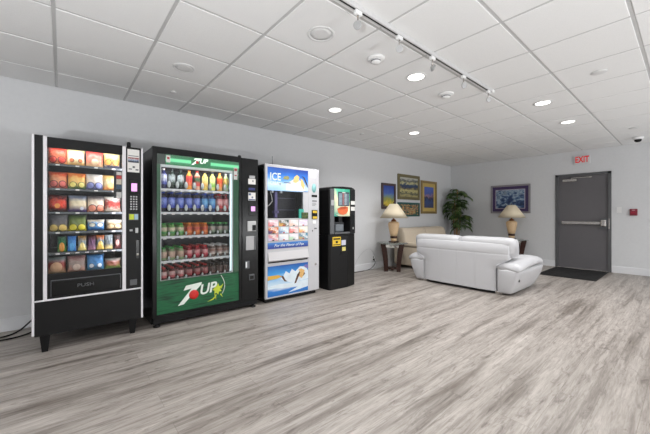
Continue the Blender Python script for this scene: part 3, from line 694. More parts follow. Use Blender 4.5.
PLAN = [['navy', 'darkgreen', 'darkgreen', 'orangejuice', 'redgreen', 'yellow', 'limegreen', 'orange', 'palegreen'],
        ['blue'] * 5 + ['lightblue'] * 2 + ['red'] * 2,
        ['greencap'] * 3 + ['orangecap'] * 3 + ['greygreen'] * 3,
        ['palepink'] * 3 + ['rose'] * 3 + ['clear'] * 3,
        ['pinkred'] * 3 + ['darkred'] * 3 + ['brown'] * 3]
BR = ['top', 'second', 'third', 'fourth', 'bottom']
protos = {}
def put(key, x, y, z, label, group):
    if key not in protos:
        a, k = T[key]; o = protos[key] = bottle('drink_bottle', *a, **k)
    else:
        o = protos[key].copy(); COL.objects.link(o)
    place(o, (x, y, z - 0.0015)); o.rotation_euler = (0, 0, random.uniform(0, 6))
    tag(o, label, 'bottle', group)
for r, row in enumerate(PLAN):
    for i, key in enumerate(row):
        d = DESC[key]
        put(key, BX[i], 3.755, SZ[r], '%s%s, %s from left in front on the %s shelf' % (d, '' if 'bottle' in d else ' bottle', ORD[i], BR[r]), 'front bottles in the soda machine')
for r in (1, 2, 3, 4):
    for rank, y in ((0, 3.84), (1, 3.925), (2, 4.01)) if r > 1 else ((0, 3.84), (1, 3.925)):
        for i, key in enumerate(PLAN[r]):
            d = DESC[key]
            put(key, BX[i], y, SZ[r], '%s%s, %s from left, %s row back, %s shelf' % (d, '' if 'bottle' in d else ' bottle', ORD[i], ('second', 'third', 'fourth')[rank], BR[r]), 'bottles queued behind in the soda machine')
# controls
cs = part('notice_sticker', M['paper'], so, (1.785, 1.886, SY - 0.006, SY - 0.003, 1.565, 1.635))
part('sticker_picture', M['greyplastic'], cs, (1.84, 1.856, SY - 0.0072, SY - 0.0055, 1.598, 1.616))
part('upper_sticker', M['lightgrey'], so, (1.80, 1.877, SY - 0.006, SY - 0.003, 1.64, 1.675))
part('blue_strip', plain('blue_strip_print', (40, 50, 110), 0.5), so, (1.79, 1.876, SY - 0.006, SY - 0.003, 1.49, 1.52))
cs = part('card_sticker', M['paper'], so, (1.785, 1.884, SY - 0.006, SY - 0.003, 1.36, 1.46))
part('sticker_picture', plain('sticker_blue', (70, 84, 130), 0.5), cs, (1.79, 1.82, SY - 0.0072, SY - 0.0055, 1.425, 1.45), (1.83, 1.85, SY - 0.0072, SY - 0.0055, 1.39, 1.41), (1.79, 1.88, SY - 0.0072, SY - 0.0055, 1.364, 1.378))
ds = part('display', M['blackgloss'], so, (1.79, 1.892, SY - 0.01, SY - 0.003, 1.17, 1.30), bev=0.003)
part('screen', glow('violet_screen', (206, 150, 214), 0.8), ds, (1.82, 1.876, SY - 0.012, SY - 0.0095, 1.225, 1.285))
bl = part('bill_acceptor', M['silver'], so, (1.768, 1.89, SY - 0.016, SY - 0.003, 0.97, 1.10), bev=0.006)
part('bill_slot', M['black'], bl, (1.835, 1.884, SY - 0.018, SY - 0.0155, 0.98, 1.05))
part('cash_panel', M['lightgrey'], so, (1.752, 1.862, SY - 0.01, SY - 0.003, 0.735, 0.91), bev=0.006)
part('cash_panel_side', M['greyplastic'], so, (1.864, 1.888, SY - 0.008, SY - 0.003, 0.735, 0.91), bev=0.003)
lk = part('door_lock', M['greyplastic'], so, (1.742, 1.80, SY - 0.012, SY - 0.003, 0.505, 0.60), bev=0.008)
part('lock_tab', M['white'], lk, (1.745, 1.765, SY - 0.0145, SY - 0.0115, 0.52, 0.59), bev=0.002)
cr = part('coin_return', M['greyplastic'], so, (1.795, 1.868, SY - 0.01, SY - 0.003, 0.355, 0.43), bev=0.005)
part('return_opening', M['blackgloss'], cr, (1.805, 1.858, SY - 0.0115, SY - 0.0095, 0.365, 0.41))

# ------------------------------------------------------------------ ice cream machine
IY = 3.62
ic = thing('ice_cream_vending_machine', (2.5, 4.0, 0), 'silver ice cream vending machine with a blue sky picture panel, third machine from left', 'vending machine')
b = MB()
b.box(2.04, 2.075, IY + 0.04, BK, 0.055, 1.855).box(2.68, 2.952, IY + 0.04, BK, 0.055, 1.855).box(2.075, 2.68, BK - 0.06, BK, 0.055, 1.855)
b.box(2.075, 2.68, IY + 0.04, BK, 0.055, 1.12).box(2.075, 2.68, IY + 0.04, BK, 1.52, 1.855)
b.build('cabinet', M['blackgloss'], ic)
part('base', M['black'], ic, (2.07, 2.93, IY + 0.06, BK - 0.02, 0.0, 0.056))
b = MB()
b.box(2.04, 2.075, IY, IY + 0.04, 0.06, 1.858, 0.006).box(2.748, 2.952, IY, IY + 0.04, 0.06, 1.858, 0.006).box(2.07, 2.76, IY + 0.002, IY + 0.04, 1.82, 1.856, 0.003)
b.box(2.07, 2.76, IY + 0.004, IY + 0.04, 0.06, 1.13).box(2.66, 2.76, IY + 0.004, IY + 0.04, 1.12, 1.52)
b.build('door_frame', plain('pale_grey_enamel', (196, 196, 200), 0.4, vary=0.02), ic)
hp = part('header_panel', ramp_mat('snow_sky_print', [(0.0, (150, 190, 232)), (0.25, (186, 212, 242)), (0.42, (96, 150, 216)), (0.68, (36, 100, 184)), (1.0, (30, 60, 138))], (0.12, 0, 0.95), -0.05, 3, 0.35, emit=0.35), ic, (2.076, 2.746, IY + 0.004, IY + 0.04, 1.508, 1.82))
text('ice_lettering', 'ICE', 0.14, (2.195, IY + 0.003, 1.69), M['letters'], hp, sx=0.85, bold=0.002)
text('cream_lettering', 'CREAM', 0.062, (2.20, IY + 0.003, 1.603), M['letters'], hp, sx=0.9, bold=0.001)
b = MB(); b.mat(0).prism([(2.36, 1.52), (2.36, 1.60), (2.46, 1.66), (2.52, 1.70), (2.57, 1.70), (2.62, 1.64), (2.68, 1.58), (2.70, 1.525), (2.64, 1.515)], IY + 0.001, IY + 0.0045)
b.mat(1).prism([(2.48, 1.64), (2.50, 1.71), (2.55, 1.745), (2.59, 1.72), (2.58, 1.66), (2.53, 1.63)], IY - 0.0005, IY + 0.003)
b.mat(1).prism([(2.61, 1.70), (2.65, 1.68), (2.69, 1.60), (2.665, 1.545), (2.62, 1.60)], IY - 0.0005, IY + 0.003)
b.mat(2).prism([(2.635, 1.735), (2.665, 1.71), (2.725, 1.60), (2.74, 1.57), (2.735, 1.62), (2.68, 1.72)], IY - 0.0005, IY + 0.003)
b.mat(3).prism([(2.33, 1.62), (2.44, 1.617), (2.44, 1.628), (2.33, 1.63)], IY - 0.0005, IY + 0.003)
b.mat(4).prism([(2.315, 1.67), (2.335, 1.71), (2.40, 1.72), (2.42, 1.69), (2.40, 1.665)], IY - 0.0005, IY + 0.003)
b.build('snow_motif', [M['paper'], plain('wafer_tan', (226, 196, 130), 0.5, vary=0.12, bscale=90), plain('dark_brown_print', (60, 44, 40), 0.5), plain('slate_print', (70, 90, 120), 0.5), plain('olive_print', (150, 150, 100), 0.5, vary=0.1)], hp)
# window
part('window_pane', M['glass'], ic, (2.075, 2.662, IY + 0.012, IY + 0.016, 1.128, 1.51))
wi = part('window_lining', plain('violet_dark_lining', (40, 38, 58), 0.5, vary=0.1), ic, (2.0755, 2.6795, BK - 0.08, BK - 0.061, 1.121, 1.519))
part('picking_column', plain('violet_column', (120, 112, 168), 0.4), ic, (2.235, 2.275, 3.70, 3.74, 1.14, 1.5), (2.225, 2.30, 3.70, 3.76, 1.20, 1.235), bev=0.004)
part('freezer_wall', plain('freezer_dark', (30, 30, 40), 0.4), ic, (2.30, 2.678, 3.84, 3.86, 1.121, 1.518))
part('basket_rail', plain('freezer_rail', (90, 92, 110), 0.35, 0.4), ic, (2.31, 2.65, 3.83, 3.84, 1.415, 1.425), (2.31, 2.65, 3.83, 3.84, 1.245, 1.255), (2.31, 2.32, 3.83, 3.84, 1.15, 1.5))
part('rail_hook', M['white'], ic, (2.165, 2.19, 3.66, 3.68, 1.48, 1.518), (2.30, 2.33, 3.66, 3.68, 1.48, 1.518), bev=0.003)
MB().tube([(2.155 + 0.035 * math.sin(i / 10 * PI * 0.55), 3.69, 1.50 - 0.19 * i / 10 - 0.01 * 0) for i in range(8)] + [(2.17, 3.69, 1.345), (2.14, 3.69, 1.31), (2.10, 3.69, 1.29)], 0.006, 8).build('vacuum_hose', M['white'], ic)
tl = part('teal_tag', M['teal'], ic, (2.585, 2.625, IY - 0.002, IY + 0.012, 1.13, 1.26), (2.625, 2.668, IY - 0.002, IY + 0.012, 1.215, 1.26), bev=0.002)
part('photo_tag', ramp_mat('photo_tag_print', [(0.3, (24, 34, 20)), (0.55, (60, 84, 40)), (0.8, (150, 140, 80))], (0, 0, 0), 0.5, 7, 1.4), ic, (2.63, 2.745, IY - 0.004, IY + 0.006, 1.125, 1.213), bev=0.002)
# menu tiles
part('menu_board', M['lightgrey'], ic, (2.078, 2.744, IY + 0.0005, IY + 0.006, 0.815, 1.118))
TC = [((236, 206, 216), (226, 130, 130)), ((70, 84, 80), (226, 170, 90)), ((246, 226, 226), (240, 206, 186)), ((226, 210, 236), (236, 236, 240)),
      ((226, 130, 60), (80, 60, 110)), ((206, 226, 236), (130, 150, 190)), ((244, 196, 196), (230, 120, 110)), ((246, 236, 220), (240, 176, 110)),
      ((226, 140, 140), (206, 196, 226)), ((240, 240, 244), (210, 214, 226)), ((236, 230, 240), (190, 226, 190)), ((70, 140, 170), (200, 170, 120))]
for k in range(12):
    r, cc = divmod(k, 4)
    x0 = 2.085 + cc * 0.166; z1 = 1.108 - r * 0.097
    a, bb = TC[k]
    tile = part('menu_tile', ramp_mat('flavour_photo', [(0.2, bb), (0.48, a), (0.62, (244, 242, 240)), (0.85, a)], (0.5, 0, 0.5), 0, 3 + k % 3, 0.9), ic, (x0, x0 + 0.152, IY - 0.002, IY + 0.0025, z1 - 0.085, z1))
    part('tile_number', M['red'] if k % 2 else M['black'], tile, (x0 + 0.06, x0 + 0.09, IY - 0.0035, IY - 0.0015, z1 - 0.085, z1 - 0.072))
bs = part('slogan_strip', ramp_mat('blue_strip', [(0, (48, 60, 140)), (0.6, (50, 96, 180)), (1, (70, 140, 210))], (0, 0, 1), 0, 3, 0.2), ic, (2.076, 2.744, IY, IY + 0.006, 0.72, 0.803))
text('slogan_lettering', 'For the Flavor of Fun', 0.052, (2.42, IY - 0.001, 0.762), M['letters'], bs, shear=0.35, sx=1.1)
fl = MB().hull([(2.08, IY + 0.004, 0.545), (2.742, IY + 0.004, 0.545), (2.08, IY - 0.028, 0.565), (2.742, IY - 0.028, 0.565), (2.08, IY - 0.002, 0.675), (2.742, IY - 0.002, 0.675), (2.08, IY + 0.004, 0.675), (2.742, IY + 0.004, 0.675)], 0.003).build('delivery_flap', plain('flap_grey', (206, 204, 206), 0.4, vary=0.01), ic)
part('flap_gap', M['black'], ic, (2.085, 2.738, IY + 0.001, IY + 0.005, 0.53, 0.548))
pp = part('picture_panel', ramp_mat('snowfield_print', [(0.0, (30, 110, 190)), (0.16, (40, 120, 200)), (0.26, (226, 240, 248)), (0.42, (190, 216, 236)), (0.55, (150, 196, 232)), (0.72, (60, 150, 220)), (1.0, (20, 84, 170))], (0.02, 0, 0.98), 0.0, 2.2, 0.22, (1, 1, 3)), ic, (2.076, 2.744, IY, IY + 0.006, 0.08, 0.488))
b = MB()
b.mat(0).prism([(2.076, 0.30), (2.10, 0.31), (2.22, 0.315), (2.30, 0.335), (2.24, 0.36), (2.076, 0.362)], IY - 0.003, IY + 0.0015)
b.mat(1).prism([(2.27, 0.30), (2.32, 0.34), (2.36, 0.40), (2.42, 0.36), (2.46, 0.42), (2.52, 0.38), (2.60, 0.44), (2.70, 0.43), (2.744, 0.36), (2.744, 0.25), (2.45, 0.23)], IY - 0.002, IY + 0.002)
b.mat(1).prism([(2.076, 0.215), (2.25, 0.235), (2.40, 0.225), (2.744, 0.24), (2.744, 0.14), (2.60, 0.12), (2.40, 0.10), (2.56, 0.16), (2.30, 0.17), (2.22, 0.19)], IY - 0.002, IY + 0.002)
b.mat(2).prism([(2.29, 0.345), (2.32, 0.335), (2.35, 0.28), (2.385, 0.255), (2.34, 0.262), (2.30, 0.31)], IY - 0.004, IY + 0.001)
b.mat(2).prism([(2.50, 0.21), (2.53, 0.215), (2.58, 0.31), (2.66, 0.36), (2.69, 0.33), (2.645, 0.29), (2.60, 0.38), (2.55, 0.33)], IY - 0.004, IY + 0.001)
b.mat(3).prism([(2.58, 0.30), (2.60, 0.36), (2.57, 0.40), (2.62, 0.41), (2.68, 0.38), (2.66, 0.32), (2.63, 0.27)], IY - 0.005, IY + 0.0005)
b.mat(4).prism([(2.66, 0.44), (2.70, 0.46), (2.744, 0.45), (2.744, 0.40), (2.70, 0.41)], IY - 0.003, IY + 0.001)
b.build('picture_motif', [plain('sunset_yellow', (226, 176, 70), 0.5, vary=0.05), plain('snow_print', (220, 232, 240), 0.5, vary=0.06, bscale=14), plain('bark_brown', (96, 62, 44), 0.5, vary=0.2), plain('biscuit_gold', (226, 180, 110), 0.5, vary=0.15), plain('mauve_print', (120, 110, 170), 0.5, vary=0.15)], pp)
# controls
cs = part('white_sticker', M['white'], ic, (2.80, 2.888, IY - 0.002, IY + 0.001, 1.725, 1.812))
part('sticker_mark', plain('pink_mark', (226, 190, 200), 0.5), cs, (2.825, 2.865, IY - 0.0035, IY - 0.0015, 1.75, 1.785))
m = MB(); m.lathe([(0, IY - 0.002), (0.04, IY - 0.002), (0.04, IY + 0.001)], (0, 0, 0), 24, 'y')
bmesh.ops.transform(m.bm, matrix=Matrix.Translation((2.855, 0, 1.572)) @ Matrix.Diagonal((1, 1, 1.7, 1)), verts=m.bm.verts); m.build('teal_sticker', M['tealpale'], ic)
part('display', M['blackgloss'], ic, (2.81, 2.915, IY - 0.004, IY + 0.001, 1.44, 1.475), bev=0.002)
part('instructions', M['greyplastic'], ic, (2.82, 2.908, IY - 0.001, IY + 0.001, 1.375, 1.392), (2.82, 2.895, IY - 0.001, IY + 0.001, 1.348, 1.354), (2.82, 2.90, IY - 0.001, IY + 0.001, 1.33, 1.336), (2.82, 2.88, IY - 0.001, IY + 0.001, 1.312, 1.318))
bl = part('bill_acceptor', M['black'], ic, (2.812, 2.915, IY - 0.012, IY + 0.001, 1.115, 1.25), bev=0.005)
part('bill_sticker', M['yellow'], bl, (2.825, 2.902, IY - 0.0135, IY - 0.011, 1.205, 1.24), (2.825, 2.902, IY - 0.0135, IY - 0.011, 1.122, 1.155))
part('coin_slot', M['white'], ic, (2.83, 2.89, IY - 0.005, IY + 0.001, 1.045, 1.095), bev=0.004)
part('coin_return', M['greyplastic'], ic, (2.862, 2.905, IY - 0.004, IY + 0.001, 0.965, 0.985), (2.818, 2.834, IY - 0.004, IY + 0.001, 0.93, 0.955), bev=0.002)
MB().lathe([(0.016, IY + 0.001), (0.016, IY - 0.008), (0, IY - 0.008)], (2.884, 0, 0.445), 16, 'y').build('lock', M['steel'], ic)
MB().tube([(2.164, IY + 0.03, 1.855), (2.164, IY + 0.03, 1.968)], 0.005, 8).build('antenna', M['greyplastic'], ic)

# ------------------------------------------------------------------ coffee machine
KY = 3.62
co = thing('coffee_vending_machine', (3.46, 4.0, 0), 'narrow black coffee vending machine with a cup picture, rightmost of the machines', 'vending machine')
poly = [(3.193, KY), (3.552, KY), (3.77, KY + 0.055), (3.77, 4.3), (3.16, 4.3), (3.16, KY + 0.03)]
MB().prismz(poly, 0.0, 0.862, 0.004).build('cabinet', M['black'], co)
part('door_gap', M['blackgloss'], co, (3.551, 3.556, KY - 0.001, KY + 0.002, 0.03, 0.85))
part('door_knob', M['steel'], co, (3.178, 3.186, KY + 0.05, KY + 0.06, 0.40, 0.42))
b = MB()
pr = [(3.16, 0.868), (3.16, 1.56), (3.175, 1.60), (3.24, 1.625), (3.46, 1.638), (3.66, 1.635), (3.715, 1.615), (3.735, 1.575), (3.74, 0.868)]
# head: a shell with an open cup bay
b.prism([(3.16, 1.15), (3.16, 1.56), (3.175, 1.60), (3.24, 1.622), (3.46, 1.635), (3.66, 1.632), (3.715, 1.612), (3.735, 1.572), (3.74, 1.15)], KY + 0.012, 4.28, 0.004)
b.box(3.16, 3.27, KY + 0.012, 4.28, 0.868, 1.15).box(3.612, 3.74, KY + 0.012, 4.28, 0.868, 1.15).box(3.27, 3.612, KY + 0.16, 4.28, 0.868, 1.15).box(3.27, 3.612, KY + 0.012, KY + 0.16, 0.868, 0.90)
b.build('head', M['black'], co)
part('left_column', M['greyplastic'], co, (3.178, 3.262, KY - 0.004, KY + 0.012, 0.875, 1.585), bev=0.006)
part('right_column', M['black'], co, (3.612, 3.728, KY - 0.004, KY + 0.012, 0.875, 1.60), bev=0.006)
part('card_plate', M['lightgrey'], co, (3.193, 3.252, KY - 0.007, KY - 0.003, 1.325, 1.41), bev=0.002)
MB().lathe([(0.009, KY - 0.003), (0.009, KY - 0.009), (0, KY - 0.009)], (3.222, 0, 1.262), 12, 'y').build('lock', M['steel'], co)
gp = part('graphic_panel', ramp_mat('coffee_print', [(0.0, (60, 150, 130)), (0.3, (190, 200, 170)), (0.5, (240, 226, 190)), (0.75, (90, 190, 160)), (1.0, (50, 160, 130))], (0.3, 0, 0.7), 0, 3, 0.6, emit=0.25), co, (3.262, 3.602, KY - 0.002, KY + 0.012, 1.155, 1.592))
sl = part('selection_board', plain('slate_board', (66, 72, 84), 0.4), gp, (3.34, 3.59, KY - 0.005, KY - 0.0015, 1.32, 1.545))
for k, (x0, x1, c) in enumerate([(3.358, 3.425, (150, 176, 190)), (3.436, 3.47, (180, 120, 120)), (3.478, 3.53, (170, 186, 196)), (3.54, 3.575, (120, 140, 156))]):
    b = MB()
    for r in range(9): b.box(x0, x1, KY - 0.0065, KY - 0.0045, 1.34 + r * 0.0205, 1.354 + r * 0.0205)
    b.build('selection_row', plain('selection_print', c, 0.4), sl)
part('board_title', M['paper'], sl, (3.43, 3.50, KY - 0.0065, KY - 0.0045, 1.528, 1.541))
b = MB(); b.mat(0).prism([(3.325, 1.275), (3.56, 1.30), (3.555, 1.24), (3.52, 1.195), (3.45, 1.175), (3.38, 1.185), (3.34, 1.215)], KY - 0.006, KY - 0.001)
b.mat(1).prism([(3.325, 1.275), (3.38, 1.262), (3.48, 1.27), (3.56, 1.30), (3.50, 1.315), (3.40, 1.305)], KY - 0.008, KY - 0.0055)
b.mat(2).prism([(3.29, 1.19), (3.38, 1.168), (3.50, 1.165), (3.57, 1.185), (3.55, 1.17), (3.48, 1.158), (3.36, 1.158)], KY - 0.008, KY - 0.001)
b.build('cup_picture', [plain('cup_orange', (226, 110, 60), 0.4, vary=0.1), plain('coffee_brown', (190, 80, 40), 0.4, vary=0.1), plain('saucer_cream', (240, 220, 190), 0.4)], gp)
part('bay_lining', M['greyplastic'], co, (3.272, 3.61, KY + 0.145, KY + 0.158, 0.902, 1.06), bev=0.003)
part('cup_gate', plain('cup_bay', (110, 116, 122), 0.35), co, (3.34, 3.52, KY + 0.05, KY + 0.14, 0.9005, 1.03), bev=0.02)
part('drip_tray', M['greyplastic'], co, (3.275, 3.607, KY - 0.004, KY + 0.02, 0.872, 0.90), bev=0.004)
part('spout', M['blackgloss'], co, (3.39, 3.47, KY + 0.04, KY + 0.12, 1.06, 1.1495), bev=0.008)
for z0, z1 in ((1.345, 1.405), (1.245, 1.31)):
    part('white_card', M['paper'], co, (3.625, 3.718, KY - 0.007, KY - 0.003, z0, z1))
kp = part('keypad', M['blackgloss'], co, (3.64, 3.71, KY - 0.008, KY - 0.003, 1.02, 1.18), bev=0.004)
part('coin_slot', M['silver'], co, (3.665, 3.69, KY - 0.008, KY - 0.003, 0.94, 0.975), bev=0.003)
nt_ = part('yellow_notice', M['yellow'], co, (3.225, 3.40, KY - 0.003, KY + 0.001, 0.685, 0.828))
part('notice_print', M['black'], nt_, (3.24, 3.385, KY - 0.0045, KY - 0.0025, 0.785, 0.808), (3.29, 3.335, KY - 0.0045, KY - 0.0025, 0.73, 0.765), (3.235, 3.39, KY - 0.0045, KY - 0.0025, 0.70, 0.712))
part('white_notice', plain('lilac_paper', (206, 206, 222), 0.6), co, (3.415, 3.51, KY - 0.003, KY + 0.001, 0.69, 0.772))
yn = part('small_notice', plain('pale_yellow_paper', (220, 206, 120), 0.6, vary=0.1), co, (3.43, 3.507, KY - 0.003, KY + 0.001, 0.598, 0.66))
b = MB(); b.prism([(3.40, 0.60), (3.418, 0.575), (3.438, 0.53), (3.418, 0.545), (3.41, 0.585), (3.395, 0.55), (3.378, 0.53)], KY - 0.003, KY + 0.001)
b.build('dark_sticker', M['blackgloss'], co)

# ------------------------------------------------------------------ pictures on the walls
def picture_left(x0, x1, z0, z1, fw, fmat, art, label, mat_w=0.0, mmat=None):
    t = thing('framed_picture', ((x0 + x1) / 2, YW - 0.02, z0), label, 'picture', 'framed pictures on the left wall')
    y0, y1 = YW - 0.035, YW - 0.001
    part('frame', fmat, t, (x0, x0 + fw, y0, y1, z0, z1), (x1 - fw, x1, y0, y1, z0, z1), (x0 + fw, x1 - fw, y0, y1, z0, z0 + fw), (x0 + fw, x1 - fw, y0, y1, z1 - fw, z1), bev=0.006)
    if mat_w: part('mount', mmat, t, (x0 + fw, x1 - fw, YW - 0.016, YW - 0.012, z0 + fw, z1 - fw))
    part('canvas', art, t, (x0 + fw + mat_w, x1 - fw - mat_w, YW - 0.02 if mat_w else YW - 0.016, YW - 0.006, z0 + fw + mat_w, z1 - fw - mat_w))
    return t
gold = plain('antique_gold', (150, 128, 84), 0.4, 0.25, vary=0.12)
olive = plain('olive_gold', (118, 110, 78), 0.45, 0.2, vary=0.12)
brownf = plain('dark_brown_frame', (74, 58, 60), 0.4, vary=0.08)
tealf = plain('dark_teal_frame', (36, 84, 82), 0.4, vary=0.1)
picture_left(5.44, 5.945, 1.31, 1.895, 0.055, brownf, ramp_mat('garden_painting', [(0.0, (60, 50, 40)), (0.16, (214, 190, 70)), (0.3, (150, 150, 70)), (0.45, (120, 140, 120)), (0.6, (90, 120, 170)), (0.75, (66, 92, 170)), (1, (50, 70, 150))], (0, 0, 1), 0, 4, 0.5), 'small picture in dark frame, blue sky over yellow garden, left of the group')
picture_left(6.035, 6.935, 1.545, 2.15, 0.07, olive, ramp_mat('field_painting', [(0.05, (170, 160, 110)), (0.2, (50, 66, 66)), (0.3, (200, 190, 130)), (0.42, (120, 110, 80)), (0.5, (40, 56, 90)), (0.64, (60, 84, 110)), (0.7, (206, 200, 150)), (0.82, (70, 78, 80)), (0.95, (190, 190, 180))], (0, 0, 1), 0, 5, 0.5, (1, 1, 2.6)), 'large landscape picture in olive gold frame, the topmost of the group')
picture_left(6.035, 6.93, 1.135, 1.475, 0.045, tealf, ramp_mat('market_painting', [(0.2, (30, 70, 70)), (0.38, (60, 110, 90)), (0.5, (170, 90, 60)), (0.62, (206, 180, 110)), (0.75, (50, 90, 110)), (0.9, (120, 60, 50))], (0, 0, 0), 0.5, 6, 2.2), 'wide colourful picture in dark teal frame behind the lamp, below the landscape')
picture_left(7.005, 7.755, 1.205, 2.06, 0.06, gold, ramp_mat('harbour_painting', [(0.1, (70, 76, 110)), (0.3, (60, 80, 130)), (0.45, (40, 40, 60)), (0.55, (150, 120, 140)), (0.7, (70, 90, 160)), (0.9, (84, 104, 180))], (0, 0, 1), 0, 3.5, 0.7, (2, 1, 1)), 'tall blue picture with gold mount and frame, rightmost of the group', 0.095, plain('gold_mount', (196, 170, 100), 0.5, vary=0.08))
# picture on the back wall (faces -x)
t = thing('framed_picture', (XB - 0.02, 2.925, 1.215), 'wide blue picture with purple mount and silver frame on the back wall', 'picture')
y0, y1, z0, z1 = 2.475, 3.375, 1.215, 1.925
def fx(f, x0, x1, inset): return [(x0, x1, y0 + inset, y0 + inset + f, z0 + inset, z1 - inset), (x0, x1, y1 - inset - f, y1 - inset, z0 + inset, z1 - inset), (x0, x1, y0 + inset + f, y1 - inset - f, z0 + inset, z0 + inset + f), (x0, x1, y0 + inset + f, y1 - inset - f, z1 - inset - f, z1 - inset)]
part('frame', plain('pewter_frame', (150, 146, 150), 0.4, 0.4, vary=0.05), t, *fx(0.042, XB - 0.035, XB - 0.001, 0), bev=0.005)
part('mount', plain('purple_mount', (66, 50, 92), 0.6, vary=0.05), t, (XB - 0.018, XB - 0.012, y0 + 0.04, y1 - 0.04, z0 + 0.04, z1 - 0.04))
part('mount_edge', plain('lilac_edge', (196, 186, 196), 0.6), t, *fx(0.012, XB - 0.021, XB - 0.017, 0.115))
part('canvas', ramp_mat('blue_abstract', [(0.15, (30, 44, 66)), (0.35, (44, 66, 110)), (0.5, (84, 112, 146)), (0.60, (168, 186, 200)), (0.70, (70, 96, 134)), (0.85, (180, 190, 180))], (0, 0, 0.25), 0.35, 5, 1.3, (1, 1, 1.5)), t, (XB - 0.02, XB - 0.015, y0 + 0.125, y1 - 0.125, z0 + 0.125, z1 - 0.125))

# ------------------------------------------------------------------ side tables and lamps
def side_table(cx, cy, yaw, label):
    t = thing('side_table', (cx, cy, 0), label, 'side table', 'glass topped side tables')
    R = Matrix.Rotation(yaw, 4, 'Z')
    for sx in (-1, 1):
        for sy in (-1, 1):
            rings = []
            for k in range(11):
                u = k / 10; z = 0.575 * u
                off = 0.125 + 0.062 * u - 0.012 * math.sin(PI * u)
                w = 0.040 + 0.012 * u; dp = 0.026
                c = Vector((sx * off, sy * off, z))
                rings.append([(Matrix.Translation((cx, cy, 0)) @ R) @ (c + Vector((a * dp, b * w, 0))) for a, b in ((-1, -1), (1, -1), (1, 1), (-1, 1))])
            MB().loft(rings, smooth=False).build('leg', M['darkwood'], t)
    mt = Matrix.Translation((cx, cy, 0)) @ R
    MB().box(-0.135, 0.135, -0.025, 0.025, 0.03, 0.085, 0.006, mtx=mt).box(-0.025, 0.025, -0.135, 0.135, 0.031, 0.084, 0.006, mtx=mt).build('stretcher', M['darkwood'], t)
    MB().box(-0.19, 0.19, -0.19, -0.175, 0.50, 0.572, 0.004, mtx=mt).box(-0.19, 0.19, 0.175, 0.19, 0.50, 0.572, 0.004, mtx=mt).box(-0.19, -0.175, -0.175, 0.175, 0.50, 0.572, mtx=mt).box(0.175, 0.19, -0.175, 0.175, 0.50, 0.572, mtx=mt).build('apron', ramp_mat('mottled_reflection', [(0.25, (60, 52, 48)), (0.38, (170, 164, 158)), (0.5, (232, 228, 222))], (0, 0, 0), 0.5, 5, 1.6, rough=0.2), t)  # apron mottling paints reflections under the glass top into the colour
    MB().lathe([(0, 0.576), (0.312, 0.576), (0.32, 0.581), (0.32, 0.587), (0.312, 0.592), (0, 0.592)], (cx, cy, 0), 40).build('glass_top', M['tabletop'], t)
    return t
m, nt, bs_ = new_mat('table_glass'); setp(bs_, Roughness=0.03, IOR=1.5); bs_.inputs['Base Color'].default_value = (0.82, 0.9, 0.88, 1); bs_.inputs['Transmission Weight'].default_value = 0.9
M['tabletop'] = m
ang = math.atan2(0.609, 0.793)
T1 = (5.315, 4.07); T2 = (8.20, 2.74)
side_table(T1[0], T1[1], ang, 'dark wood side table with glass top left of the beige sofa by the left wall')
side_table(T2[0], T2[1], 0.5, 'dark wood side table with glass top at the back wall behind the white sofa')
def lamp(cx, cy, label):
    z = 0.592
    t = thing('table_lamp', (cx, cy, z), label, 'lamp', 'matching table lamps')
    MB().box(cx - 0.075, cx + 0.075, cy - 0.075, cy + 0.075, z, z + 0.026, 0.005).build('base', M['bronze'], t)
    MB().lathe([(0.055, z + 0.026), (0.062, z + 0.06), (0.068, z + 0.085)], (cx, cy, 0), 28).build('lower_body', M['ceramic'], t)
    MB().lathe([(0.069, z + 0.085), (0.072, z + 0.10), (0.072, z + 0.125), (0.071, z + 0.135)], (cx, cy, 0), 28).build('dark_band', M['bronze'], t)
    MB().lathe([(0.070, z + 0.135), (0.088, z + 0.21), (0.108, z + 0.31), (0.118, z + 0.38), (0.114, z + 0.41), (0.085, z + 0.435), (0.05, z + 0.445)], (cx, cy, 0), 32).build('body', M['ceramic'], t)
    MB().lathe([(0.055, z + 0.443), (0.05, z + 0.47), (0.028, z + 0.49), (0.012, z + 0.50), (0.012, z + 0.60)], (cx, cy, 0), 20).build('neck', M['copper'], t)
    s = MB(); prof = [(0.292, z + 0.515), (0.19, z + 0.67), (0.088, z + 0.815)]
    s.lathe(prof + [(0.085, z + 0.815), (0.187, z + 0.67), (0.289, z + 0.515), (0.292, z + 0.515)], (cx, cy, 0), 40)
    s.build('lamp_shade', M['shade'], t)
    MB().tube([(cx, cy, z + 0.60), (cx, cy, z + 0.83)], 0.004).tube([(cx - 0.086, cy, z + 0.81), (cx + 0.086, cy, z + 0.81)], 0.003).lathe([(0.012, z + 0.83), (0.012, z + 0.85), (0, z + 0.855)], (cx, cy, 0), 12).build('harp', M['bronze'], t)
lamp(T1[0] + 0.06, T1[1] + 0.01, 'table lamp with cream shade and tan body beside the beige sofa')
lamp(8.19, 2.765, 'table lamp with cream shade in front of the blue picture on the back wall')

